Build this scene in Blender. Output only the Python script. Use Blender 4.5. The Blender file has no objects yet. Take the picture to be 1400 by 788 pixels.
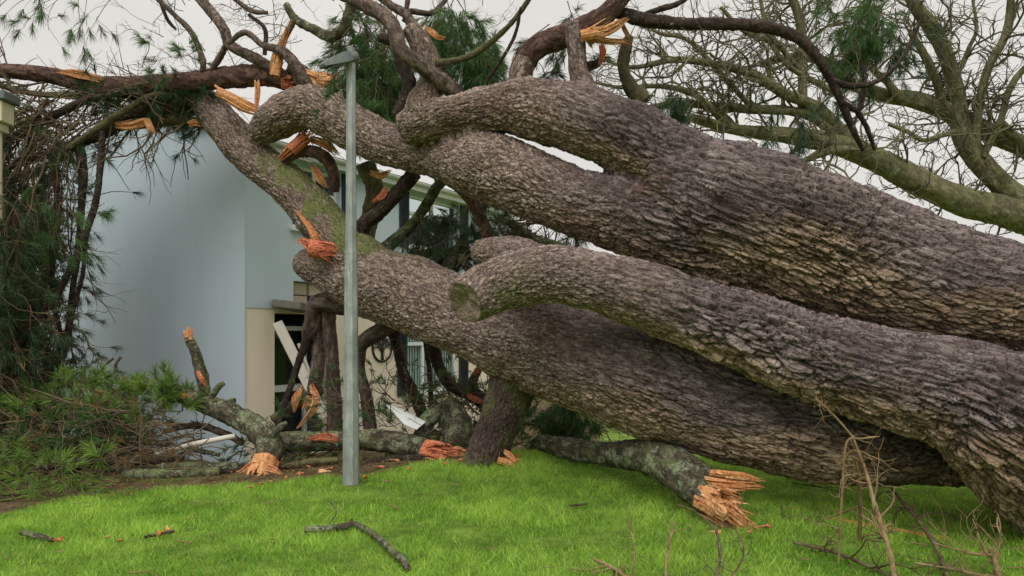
import bpy, math, random
import numpy as np
from mathutils import Vector, Matrix

random.seed(7)
rng = np.random.default_rng(11)
R = math.radians
sc = bpy.context.scene
col = sc.collection

# ---------------------------------------------------------------- camera
FPX, HY, EYE = 1050.0, 460.0, 1.6          # focal length and horizon of the 1400x788 photograph
cam = bpy.data.cameras.new('camera')
cam.sensor_width = 36.0
cam.lens = FPX / 1400 * 36
cam.shift_y = (HY - 394) / 1400
cam.clip_end = 3000
cam_o = bpy.data.objects.new('camera', cam)
col.objects.link(cam_o)
cam_o.location = (0, 0, EYE)
cam_o.rotation_euler = (R(90), 0, 0)
sc.camera = cam_o

# ---------------------------------------------------------------- overcast sky and soft sun
SUN_EL, SUN_AZ = R(55), R(188)             # azimuth: where the sun stands, measured from +Y to +X
world = bpy.data.worlds.new('World')
sc.world = world
world.use_nodes = True
wn, wl = world.node_tree.nodes, world.node_tree.links
wn.clear()
sky = wn.new('ShaderNodeTexSky')
sky.sky_type = 'NISHITA'
sky.sun_disc = False
sky.sun_elevation = SUN_EL
sky.sun_rotation = SUN_AZ
sky.dust_density = 6
hs = wn.new('ShaderNodeHueSaturation')
hs.inputs['Saturation'].default_value = 0.25
mx = wn.new('ShaderNodeMixRGB')
mx.inputs[0].default_value = 0.88
mx.inputs[2].default_value = (5.9, 5.72, 5.4, 1)
ct = wn.new('ShaderNodeTexCoord'); cn = wn.new('ShaderNodeTexNoise'); cn.inputs['Scale'].default_value = 2.2; cn.inputs['Detail'].default_value = 5
cm = wn.new('ShaderNodeMapRange'); cm.inputs['From Min'].default_value = 0.3; cm.inputs['From Max'].default_value = 0.7; cm.inputs['To Min'].default_value = 0.93; cm.inputs['To Max'].default_value = 1.05
wl.new(ct.outputs['Generated'], cn.inputs['Vector']); wl.new(cn.outputs['Fac'], cm.inputs['Value'])
cv = wn.new('ShaderNodeVectorMath'); cv.operation = 'SCALE'
bg = wn.new('ShaderNodeBackground')
bg.inputs['Strength'].default_value = 0.1
wo = wn.new('ShaderNodeOutputWorld')
wl.new(sky.outputs[0], hs.inputs['Color'])
wl.new(hs.outputs[0], mx.inputs[1])
wl.new(mx.outputs[0], cv.inputs[0]); wl.new(cm.outputs[0], cv.inputs['Scale']); wl.new(cv.outputs[0], bg.inputs['Color'])
wl.new(bg.outputs[0], wo.inputs['Surface'])
sun = bpy.data.lights.new('sun', 'SUN')
sun.energy = 1.5
sun.angle = R(55)
sun.color = (1.0, 0.965, 0.91)
sun_o = bpy.data.objects.new('sun', sun)
col.objects.link(sun_o)
sd = Vector((math.sin(SUN_AZ) * math.cos(SUN_EL), math.cos(SUN_AZ) * math.cos(SUN_EL), math.sin(SUN_EL)))
sun_o.rotation_euler = sd.to_track_quat('Z', 'Y').to_euler()
sun_o.location = sd * 40

sc.view_settings.view_transform = 'Standard'
sc.view_settings.look = 'None'
sc.view_settings.exposure = 0.48
sc.view_settings.gamma = 1
sc.render.engine = 'CYCLES'
sc.cycles.use_denoising = True
sc.cycles.max_bounces = 8

# ---------------------------------------------------------------- places
def P(x, y, Y):
    return np.array(((x - 700) / FPX * Y, Y, EYE - (y - HY) / FPX * Y))

def hgt(X, Y):
    X = np.asarray(X, float); Y = np.asarray(Y, float)
    m = 0.22 * np.exp(-((X - 0.4) / 2.6) ** 2 - ((Y - 8.8) / 1.25) ** 2)
    t = np.clip((Y - 9.4) / 2.2, 0, 1)
    d = 0.42 * t * t * (3 - 2 * t)
    return m - d + 0.012 * np.sin(X * 2.1 + Y) * np.sin(Y * 1.7)

def G(x, y, up=0.0):
    """where the line of sight through a photograph pixel meets the ground"""
    Ys = np.linspace(4, 30, 2601)
    z = EYE - (y - HY) / FPX * Ys
    X = (x - 700) / FPX * Ys
    k = np.argmax(z <= hgt(X, Ys) + up)
    return float(Ys[k])

# ---------------------------------------------------------------- numpy noise
def _hash(ix, iy, iz, seed):
    h = (ix.astype(np.uint32) * np.uint32(73856093)) ^ (iy.astype(np.uint32) * np.uint32(19349663)) ^ \
        (iz.astype(np.uint32) * np.uint32(83492791)) ^ np.uint32((seed * 2654435761) & 0xffffffff)
    h ^= h >> np.uint32(16); h *= np.uint32(0x7feb352d)
    h ^= h >> np.uint32(15); h *= np.uint32(0x846ca68b)
    h ^= h >> np.uint32(16)
    return h

def _r(h, k):
    h = h * np.uint32(1664525) + np.uint32(1013904223 + k * 7919)
    h ^= h >> np.uint32(13); h *= np.uint32(0x5bd1e995)
    return ((h >> np.uint32(8)).astype(np.float32)) / np.float32(16777216.0)

def vnoise(p, seed=0):
    p = np.asarray(p, np.float32)
    i = np.floor(p).astype(np.int64); f = p - i
    f = f * f * (3 - 2 * f)
    out = np.zeros(len(p), np.float32)
    for dx in (0, 1):
        wx = f[:, 0] if dx else 1 - f[:, 0]
        for dy in (0, 1):
            wy = f[:, 1] if dy else 1 - f[:, 1]
            for dz in (0, 1):
                wz = f[:, 2] if dz else 1 - f[:, 2]
                out += wx * wy * wz * _r(_hash(i[:, 0] + dx, i[:, 1] + dy, i[:, 2] + dz, seed), 1)
    return out * 2 - 1

def fbm(p, seed=0, o=3):
    a, s, t = 1.0, np.zeros(len(p), np.float32), np.asarray(p, np.float32)
    for k in range(o):
        s += a * vnoise(t, seed + k); t = t * 2.03; a *= 0.5
    return s

def worley(p, seed=0, th=None):
    p = np.asarray(p, np.float32)
    n = len(p)
    f1 = np.full(n, 9, np.float32); f2 = f1.copy(); cid = np.zeros(n, np.float32); vz = np.zeros(n, np.float32); vt = np.zeros(n, np.float32); ct, st = np.cos(th), np.sin(th)
    i = np.floor(p).astype(np.int64)
    for dx in (-1, 0, 1):
        for dy in (-1, 0, 1):
            for dz in (-1, 0, 1):
                h = _hash(i[:, 0] + dx, i[:, 1] + dy, i[:, 2] + dz, seed)
                ox = i[:, 0] + dx + _r(h, 1) - p[:, 0]
                oy = i[:, 1] + dy + _r(h, 2) - p[:, 1]
                oz = i[:, 2] + dz + _r(h, 3) - p[:, 2]
                d = np.sqrt(ox * ox + oy * oy + oz * oz).astype(np.float32)
                c = d < f1
                f2 = np.where(c, f1, np.minimum(f2, d))
                cid = np.where(c, _r(h, 4), cid); vz = np.where(c, -oz, vz); vt = np.where(c, ox * st - oy * ct, vt)
                f1 = np.where(c, d, f1)
    return f1, f2, cid, vz, vt

def bark(s, th, rad, L, W, seed, crack=0.14):
    """flaky plates long in the grain, terraced against each other: height, a number for each plate, distance from the fissure"""
    q = np.stack([rad * np.cos(th) / W, rad * np.sin(th) / W, s / L], 1).astype(np.float32)
    w = np.stack([vnoise(q * 0.8, seed + 1), vnoise(q * 0.8 + 17, seed + 2), vnoise(q * 0.8 + 31, seed + 3)], 1)
    w2 = np.stack([vnoise(q * 2.6, seed + 4), vnoise(q * 2.6 + 5, seed + 5), vnoise(q * 2.6 + 9, seed + 6)], 1)
    q = q + 0.45 * w + 0.24 * w2
    f1, f2, cid, vz, vt = worley(q, seed, th)
    e = np.clip((f2 - f1) / crack, 0, 1)
    return e * (0.35 + 0.5 * cid) + (0.22 * vz + 0.55 * vt) * e, cid, e

def grain(s, th, rad, seed):
    q = np.stack([rad * np.cos(th) * 46, rad * np.sin(th) * 46, s * 15], 1)
    return fbm(q, seed, 2)

# ---------------------------------------------------------------- mesh helpers
def mesh(name, V, quads=None, tris=None, smooth=True, attrs=None):
    V = np.asarray(V, np.float32)
    nq = 0 if quads is None else len(quads); nt = 0 if tris is None else len(tris)
    me = bpy.data.meshes.new(name)
    me.vertices.add(len(V)); me.vertices.foreach_set('co', V.ravel())
    li = []
    if nq: li.append(np.asarray(quads, np.int32).ravel())
    if nt: li.append(np.asarray(tris, np.int32).ravel())
    li = np.concatenate(li)
    me.loops.add(len(li)); me.loops.foreach_set('vertex_index', li)
    me.polygons.add(nq + nt)
    st = np.concatenate([np.arange(nq) * 4, nq * 4 + np.arange(nt) * 3]).astype(np.int32)
    me.polygons.foreach_set('loop_start', st)
    me.polygons.foreach_set('use_smooth', np.full(nq + nt, smooth))
    me.update(calc_edges=True)
    for k, v in (attrs or {}).items():
        a = me.attributes.new(k, 'FLOAT', 'POINT'); a.data.foreach_set('value', np.asarray(v, np.float32))
    return me

def loc_of(parent):
    o = np.zeros(3)
    while parent is not None:
        o += np.array(parent.location); parent = parent.parent
    return o

def link(name, me, mat, parent=None, loc=None):
    o = bpy.data.objects.new(name, me); col.objects.link(o)
    if mat: me.materials.append(mat)
    if parent: o.parent = parent
    if loc is not None: o.location = loc
    return o

def obj(name, geo, mat, parent=None, base=None, smooth=True):
    """geo in world coordinates; becomes a part of parent, or a thing of its own with its origin at base"""
    V, Q, T, A = geo
    off = loc_of(parent) if parent else (np.zeros(3) if base is None else np.asarray(base, float))
    me = mesh(name, np.asarray(V) - off, Q, T, smooth, A)
    return link(name, me, mat, parent, None if parent else off)

def tag(o, label, cat, group=None):
    o['label'] = label; o['category'] = cat
    if group: o['group'] = group
    return o

def thing(name, label, cat, loc=(0, 0, 0), group=None, rz=0):
    o = bpy.data.objects.new(name, None); col.objects.link(o)
    o.location = loc; o.rotation_euler = (0, 0, rz)
    o.empty_display_size = 0.2
    return tag(o, label, cat, group)

def merge(gs):
    V, Q, T, A, n = [], [], [], {}, 0
    keys = set().union(*[set((g[3] or {}).keys()) for g in gs])
    for v, q, t, a in gs:
        V.append(v)
        if q is not None and len(q): Q.append(np.asarray(q) + n)
        if t is not None and len(t): T.append(np.asarray(t) + n)
        for k in keys: A.setdefault(k, []).append((a or {}).get(k, np.full(len(v), 0.5)))
        n += len(v)
    return (np.concatenate(V), np.concatenate(Q) if Q else None, np.concatenate(T) if T else None,
            {k: np.concatenate(v) for k, v in A.items()})

def box(x0, x1, y0, y1, z0, z1):
    V = np.array([(x, y, z) for z in (z0, z1) for y in (y0, y1) for x in (x0, x1)], float)
    Q = np.array([(0, 2, 3, 1), (4, 5, 7, 6), (0, 1, 5, 4), (2, 6, 7, 3), (0, 4, 6, 2), (1, 3, 7, 5)])
    return (V, Q, None, None)

def bevel_box(x0, x1, y0, y1, z0, z1, b=0.006):
    """box with chamfered edges"""
    import bmesh
    bm = bmesh.new()
    V, Q, _, _ = box(x0, x1, y0, y1, z0, z1)
    vs = [bm.verts.new(v) for v in V]
    for q in Q: bm.faces.new([vs[i] for i in q])
    bmesh.ops.bevel(bm, geom=list(bm.edges), offset=b, segments=1, affect='EDGES')
    bm.verts.index_update()
    V = np.array([v.co[:] for v in bm.verts])
    T, Qd = [], []
    for f in bm.faces:
        ix = [v.index for v in f.verts]
        if len(ix) == 4: Qd.append(ix)
        else:
            for k in range(1, len(ix) - 1): T.append((ix[0], ix[k], ix[k + 1]))
    bm.free()
    return (V, np.array(Qd), np.array(T) if T else None, None)

def oriented(g, o, ax, ay, az):
    M = np.stack([ax, ay, az], 1)
    return (np.asarray(g[0]) @ M.T + np.asarray(o), g[1], g[2], g[3])

def spline(cp, step):
    """Catmull-Rom through rows (x, y, z, radius), resampled at even steps"""
    cp = np.asarray(cp, float)
    if len(cp) == 2: cp = np.stack([cp[0], (cp[0] + cp[1]) / 2, cp[1]])
    e = np.concatenate([[2 * cp[0] - cp[1]], cp, [2 * cp[-1] - cp[-2]]])
    out = []
    t = np.linspace(0, 1, 24, endpoint=False)[:, None]
    for i in range(1, len(e) - 2):
        a, b, c, d = e[i - 1], e[i], e[i + 1], e[i + 2]
        out.append(0.5 * (2 * b + (c - a) * t + (2 * a - 5 * b + 4 * c - d) * t ** 2 + (3 * b - a - 3 * c + d) * t ** 3))
    out = np.concatenate(out + [cp[-1:]])
    s = np.concatenate([[0], np.cumsum(np.linalg.norm(np.diff(out[:, :3], axis=0), axis=1))])
    n = max(3, int(s[-1] / step) + 1)
    u = np.linspace(0, s[-1], n)
    r = np.stack([np.interp(u, s, out[:, k]) for k in range(4)], 1)
    r[:, 3] = np.maximum(r[:, 3], 0.001)
    return r, u

def frames(c):
    t = np.gradient(c, axis=0); t /= np.linalg.norm(t, axis=1)[:, None] + 1e-9
    a = np.array((0, 0, 1.0)) if abs(t[0, 2]) < 0.9 else np.array((1.0, 0, 0))
    n = np.zeros_like(c); v = np.cross(t[0], a); v /= np.linalg.norm(v)
    for i in range(len(c)):
        v = v - t[i] * np.dot(v, t[i]); v /= np.linalg.norm(v) + 1e-9
        n[i] = v
    return t, n, np.cross(t, n)

def px(path):
    """rows (x, y, width in pixels, distance) -> world rows (x, y, z, radius)"""
    return np.array([(*P(x, y, Y), w / 2 / FPX * Y) for x, y, w, Y in path])

def tube(cp, step=None, ring=None, amp=0.10, plate=None, lump=0.10, seed=0, flat=1.0, caps=True):
    """a limb with real bark relief along a curved axis"""
    cp = np.asarray(cp, float)
    rm = cp[:, 3].mean()
    ring = ring or int(np.clip(rm * 260, 10, 40))
    r, s = spline(cp, step or max(0.012, min(rm * 0.28, 0.05)))
    c, rad = r[:, :3], r[:, 3]
    t, n, b = frames(c)
    m = len(c)
    th = np.linspace(0, 2 * np.pi, ring, endpoint=False)
    TH = np.tile(th, m); S = np.repeat(s, ring); RR = np.repeat(rad, ring)
    lq = np.stack([np.cos(TH) * 0.9, np.sin(TH) * 0.9, S / max(rm * 3.2, 0.01)], 1)
    rr = RR * (1 + lump * fbm(lq + seed * 3.7, seed, 2))
    W = plate or np.clip(rm * 0.42, 0.018, 0.05)
    hb, cid, e = bark(S, TH, RR, W * 2.6, W, seed)
    rr = rr + (hb - 0.5) * np.minimum(RR * amp * 1.7, 0.024) + grain(S, TH, RR, seed) * np.minimum(RR * amp * 0.5, 0.006)
    V = np.repeat(c, ring, 0) + rr[:, None] * (np.cos(TH)[:, None] * np.repeat(n, ring, 0) + flat * np.sin(TH)[:, None] * np.repeat(b, ring, 0))
    i = np.arange(m - 1)[:, None] * ring + np.arange(ring)[None]
    j = np.arange(m - 1)[:, None] * ring + (np.arange(ring)[None] + 1) % ring
    Q = np.stack([i, j, j + ring, i + ring], 2).reshape(-1, 4)
    T = None
    if caps:
        V = np.concatenate([V, c[:1] - t[:1] * rad[0] * 0.25, c[-1:] + t[-1:] * rad[-1] * 0.25])
        k = np.arange(ring); k2 = (k + 1) % ring
        T = np.concatenate([np.stack([np.full(ring, m * ring), k2, k], 1),
                            np.stack([np.full(ring, m * ring + 1), (m - 1) * ring + k, (m - 1) * ring + k2], 1)])
        cid = np.concatenate([cid, [0.5, 0.5]]); e = np.concatenate([e, [1, 1]])
    bc = np.stack([RR * np.cos(TH), RR * np.sin(TH), S * 0.34], 1)
    if caps: bc = np.concatenate([bc, bc[:1], bc[-1:]])
    return (V, Q, T, {'tone': cid, 'edge': e, 'bx': bc[:, 0], 'by': bc[:, 1], 'bz': bc[:, 2]})

def wire(pts, rad, ring=4):
    """thin twig through the given points"""
    c = np.asarray(pts, float); rad = np.broadcast_to(rad, (len(c),))
    t, n, b = frames(c)
    th = np.linspace(0, 2 * np.pi, ring, endpoint=False)
    V = (c[:, None] + rad[:, None, None] * (np.cos(th)[None, :, None] * n[:, None] + np.sin(th)[None, :, None] * b[:, None])).reshape(-1, 3)
    m = len(c)
    i = np.arange(m - 1)[:, None] * ring + np.arange(ring)[None]
    j = np.arange(m - 1)[:, None] * ring + (np.arange(ring)[None] + 1) % ring
    Q = np.stack([i, j, j + ring, i + ring], 2).reshape(-1, 4)
    return (V, Q, None, {'tone': np.full(len(V), random.random())})

def unit(v):
    v = np.asarray(v, float); return v / (np.linalg.norm(v) + 1e-9)

def crooked(p, d, length, n=6, wander=0.25, pull=(0, 0, 0)):
    out = [np.array(p, float)]; d = unit(d); pull = np.array(pull, float)
    for k in range(n):
        d = unit(d + rng.normal(0, wander, 3) + pull)
        out.append(out[-1] + d * length / n)
    return np.array(out)

def twig_tree(p, d, length, r, level, out, wander=0.25, kids=4, pull=(0, 0, 0), tips=None, spread=0.9):
    """a twig and its side twigs, appended to out"""
    n = 7 if level > 1 else 5
    c = crooked(p, d, length, n, wander, pull)
    out.append(wire(c, np.linspace(r, r * 0.45, len(c)), 5 if r > 0.012 else 3))
    if level <= 0:
        if tips is not None: tips.append((c[-1], unit(c[-1] - c[-2])))
        return
    for k in range(kids):
        f = random.uniform(0.25, 1.0)
        i = min(int(f * n), n - 1)
        q = c[i] + (c[i + 1] - c[i]) * random.random()
        dd = unit(unit(c[i + 1] - c[i]) + rng.normal(0, spread, 3) * 0.75)
        twig_tree(q, dd, length * random.uniform(0.35, 0.65), r * random.uniform(0.45, 0.65), level - 1, out, wander, kids, pull, tips, spread)

def needles(tufts, per=42, length=0.15, wid=0.0042, droop=0.25):
    """tufts: (position, direction); long pine needles fanning from every tuft"""
    p = np.array([t[0] for t in tufts]); d = np.array([t[1] for t in tufts])
    M = len(p)
    p = np.repeat(p, per, 0); d = np.repeat(d, per, 0)
    d2 = d + rng.normal(0, 0.42, (M * per, 3)); d2 /= np.linalg.norm(d2, axis=1)[:, None]
    p = p - d * rng.uniform(0, 0.11, (M * per, 1))
    L = length * rng.uniform(0.6, 1.15, (M * per, 1))
    side = np.cross(d2, rng.normal(0, 1, (M * per, 3))); side /= np.linalg.norm(side, axis=1)[:, None] + 1e-9
    mid = p + d2 * L * 0.55
    tip = mid + (d2 + np.array((0, 0, -droop))) * L * 0.5
    w = side * wid / 2
    V = np.stack([p - w, p + w, mid + w, mid - w, tip], 1).reshape(-1, 3)
    k = np.arange(M * per)[:, None] * 5
    Q = k + np.array([[0, 1, 2, 3]]); T = k + np.array([[3, 2, 4]])
    tone = np.repeat(np.clip(np.repeat(rng.uniform(0, 1, M), per) * 0.6 + rng.uniform(0, 0.4, M * per), 0, 1), 5)
    return (V, Q, T, {'tone': tone})

def shard(p, d, length, w, thick, bend=0.2):
    """one torn splinter of wood"""
    d = unit(d); a = unit(np.cross(d, rng.normal(0, 1, 3))); b = np.cross(d, a)
    k = 5
    V = []
    off = rng.normal(0, bend, 3)
    for i in range(k):
        f = i / (k - 1)
        c = np.array(p) + d * length * f + off * length * f * f * 0.5
        ww = w * (1 - f ** 1.6) * (1 + 0.25 * math.sin(i * 2.3 + w * 99)) + 0.0015; tt = thick * (1 - 0.8 * f) + 0.001
        V += [c - a * ww / 2 - b * tt / 2, c + a * ww / 2 - b * tt / 2, c + a * ww / 2 + b * tt / 2, c - a * ww / 2 + b * tt / 2]
    Q = [(0, 3, 2, 1)]
    for i in range(k - 1):
        for j in range(4):
            Q.append((i * 4 + j, i * 4 + (j + 1) % 4, i * 4 + 4 + (j + 1) % 4, i * 4 + 4 + j))
    Q.append((k * 4 - 4, k * 4 - 3, k * 4 - 2, k * 4 - 1))
    return (np.array(V), np.array(Q), None, {'tone': np.full(len(V), random.random())})

def torn_end(c, axis, rad, length, n=26, lean=0.2):
    """a broken end: fibres snapped at different lengths, with splinters standing out"""
    axis = unit(axis); a = unit(np.cross(axis, (0.3, 0.2, 1))); b = np.cross(axis, a)
    nr, na = 15, 40
    q = np.linspace(0, 1, nr)[:, None]; t = np.linspace(0, 2 * np.pi, na, endpoint=False)[None]
    x = (q * np.cos(t)).ravel(); y = (q * np.sin(t)).ravel(); off = random.random() * 50
    p = np.stack([x * 4.2 + off, y * 2.2 + off, 0 * x], 1); p2 = np.stack([x * 11 + off, y * 5 + off, 0 * x], 1)
    z = np.zeros(len(x))
    f1, f2, c1, _, _ = worley(p + 0.3 * np.stack([vnoise(p * 2, 1), vnoise(p * 2 + 7, 2), 0 * x], 1), 5, z)
    g1, g2, c2, _, _ = worley(p2, 6, z)
    hgt_ = (c1 ** 1.5 * 0.85 + c2 * 0.35 - 0.35) * length
    rr = rad * (0.93 + 0.1 * vnoise(p * 1.5, 3))
    V = np.array(c) + (x * rr)[:, None] * a + (y * rr)[:, None] * b + hgt_[:, None] * axis
    i = np.arange(nr - 1)[:, None] * na + np.arange(na)[None]; j = np.arange(nr - 1)[:, None] * na + (np.arange(na)[None] + 1) % na
    Q = np.stack([i, j, j + na, i + na], 2).reshape(-1, 4)
    rim = V[-na:] - axis * (hgt_[-na:, None] + length * 0.55)
    k = np.arange(na); k2 = (k + 1) % na; o_ = len(V)
    Q = np.concatenate([Q, np.stack([o_ - na + k, o_ - na + k2, o_ + k2, o_ + k], 1)])
    V = np.concatenate([V, rim])
    gs = [(V, Q, None, {'tone': np.concatenate([0.6 * c1 + 0.4 * c2, np.full(na, 0.4)])})]
    for k in range(int(n * 0.8)):
        t = random.uniform(0, 2 * math.pi); q = rad * math.sqrt(random.random()) * 0.95
        p = np.array(c) + q * (math.cos(t) * a + math.sin(t) * b) - axis * length * 0.3
        gs.append(shard(p, axis + rng.normal(0, lean, 3), length * random.uniform(0.7, 1.5), rad * random.uniform(0.08, 0.26), rad * random.uniform(0.04, 0.10)))
    return merge(gs)

def torn_slab(path, flat=0.35, seed=3):
    """torn wood: a bundle of flat fibrous strips that follow a path and end in ragged points"""
    r, s = spline(px(path), 0.015); c, rad = r[:, :3], r[:, 3]
    t, n, b = frames(c)
    view = unit(c.mean(0) - np.array((0, 0, EYE)))
    w_ax = np.cross(t, view); w_ax /= np.linalg.norm(w_ax, axis=1)[:, None]
    d_ax = np.cross(w_ax, t)
    L = s[-1]; gs = []
    cnt = 44
    for k in range(cnt):
        a0 = random.uniform(-0.12, 0.45) if k > 4 else random.uniform(-0.08, 0.1); a1 = min(1.06, a0 + random.uniform(0.35, 0.85))
        if k < 4: a1 = random.uniform(0.8, 1.05)
        u = np.linspace(a0, a1, 9); lat0 = random.uniform(-0.8, 0.8); lat1 = lat0 * random.uniform(0.6, 1.3) + random.uniform(-0.25, 0.25)
        dep = random.uniform(-0.55, 0.55); out = random.uniform(-0.35, 0.35)
        V = []
        for i, f in enumerate(u):
            g = np.clip(f, 0, 1) * L
            p = np.array([np.interp(g, s, c[:, j]) for j in range(3)]); rr = np.interp(g, s, rad)
            wa = np.array([np.interp(g, s, w_ax[:, j]) for j in range(3)]); da = np.array([np.interp(g, s, d_ax[:, j]) for j in range(3)]); ta = unit(np.array([np.interp(g, s, t[:, j]) for j in range(3)]))
            p = p + ta * (f - np.clip(f, 0, 1)) * L
            q = i / 8
            p = p + wa * rr * (lat0 + (lat1 - lat0) * q) + da * rr * (dep + out * q * q)
            hw = rr * (0.22 if k < 8 else 0.10) * (1 - q ** 3) * (0.6 + 0.4 * min(1, q * 5)) * (1 + 0.3 * math.sin(q * 9 + k)) + 0.001
            tk = rr * 0.09 * (1 - 0.8 * q) + 0.001
            tw_ = 0.5 * math.sin(k * 2.1) + 0.7 * q * math.cos(k * 3.3)
            wx = wa * math.cos(tw_) + da * math.sin(tw_); dx = da * math.cos(tw_) - wa * math.sin(tw_)
            V += [p - wx * hw - dx * tk, p + wx * hw - dx * tk, p + wx * hw * 0.8 + dx * tk, p - wx * hw * 0.8 + dx * tk]
        Q = [(0, 3, 2, 1)] + [(i * 4 + j, i * 4 + (j + 1) % 4, i * 4 + 4 + (j + 1) % 4, i * 4 + 4 + j) for i in range(8) for j in range(4)] + [(32, 33, 34, 35)]
        gs.append((np.array(V), np.array(Q), None, {'tone': np.full(36, random.random())}))
    return merge(gs)

# ---------------------------------------------------------------- materials
def srgb(r, g, b):
    f = lambda c: ((c / 255 + 0.055) / 1.055) ** 2.4 if c > 10 else c / 255 / 12.92
    return (f(r), f(g), f(b), 1)

class N:
    def __init__(s, name, rough=0.85, spec=0.25):
        s.m = bpy.data.materials.new(name); s.m.use_nodes = True
        s.t = s.m.node_tree; s.b = s.t.nodes['Principled BSDF']
        s.b.inputs['Roughness'].default_value = rough
        s.b.inputs['Specular IOR Level'].default_value = spec
        s.co = s.t.nodes.new('ShaderNodeTexCoord').outputs['Object']
    def n(s, kind, **kw):
        x = s.t.nodes.new('ShaderNode' + kind)
        for k, v in kw.items(): setattr(x, k, v)
        return x
    def l(s, a, b): s.t.links.new(a, b)
    def map(s, scale, src=None):
        m = s.n('Mapping'); m.inputs['Scale'].default_value = scale if not isinstance(scale, (int, float)) else (scale,) * 3
        s.l(src or s.co, m.inputs['Vector']); return m.outputs[0]
    def noise(s, scale, detail=4, rough=0.6, vec=None, dist=0.0):
        x = s.n('TexNoise'); x.inputs['Scale'].default_value = scale; x.inputs['Detail'].default_value = detail
        x.inputs['Roughness'].default_value = rough; x.inputs['Distortion'].default_value = dist
        s.l(vec or s.co, x.inputs['Vector']); return x.outputs['Fac']
    def ramp(s, fac, stops):
        x = s.n('ValToRGB'); e = x.color_ramp.elements
        while len(e) < len(stops): e.new(0.5)
        for k, (p, c) in enumerate(stops):
            e[k].position = p; e[k].color = c if hasattr(c, '__len__') else (c, c, c, 1)
        s.l(fac, x.inputs['Fac']); return x.outputs['Color']
    def mix(s, f, a, b, mode='MIX'):
        x = s.n('MixRGB', blend_type=mode)
        for i, v in ((0, f), (1, a), (2, b)):
            if hasattr(v, 'links') or hasattr(v, 'is_linked'): s.l(v, x.inputs[i])
            else: x.inputs[i].default_value = v
        return x.outputs[0]
    def attr(s, name):
        return s.n('Attribute', attribute_name=name).outputs['Fac']
    def color(s, c):
        if hasattr(c, 'is_linked'): s.l(c, s.b.inputs['Base Color'])
        else: s.b.inputs['Base Color'].default_value = c
        return s
    def bump(s, h, strength=0.4, dist=0.02):
        x = s.n('Bump'); x.inputs['Strength'].default_value = strength; x.inputs['Distance'].default_value = dist
        s.l(h, x.inputs['Height']); s.l(x.outputs[0], s.b.inputs['Normal']); return s

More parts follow.
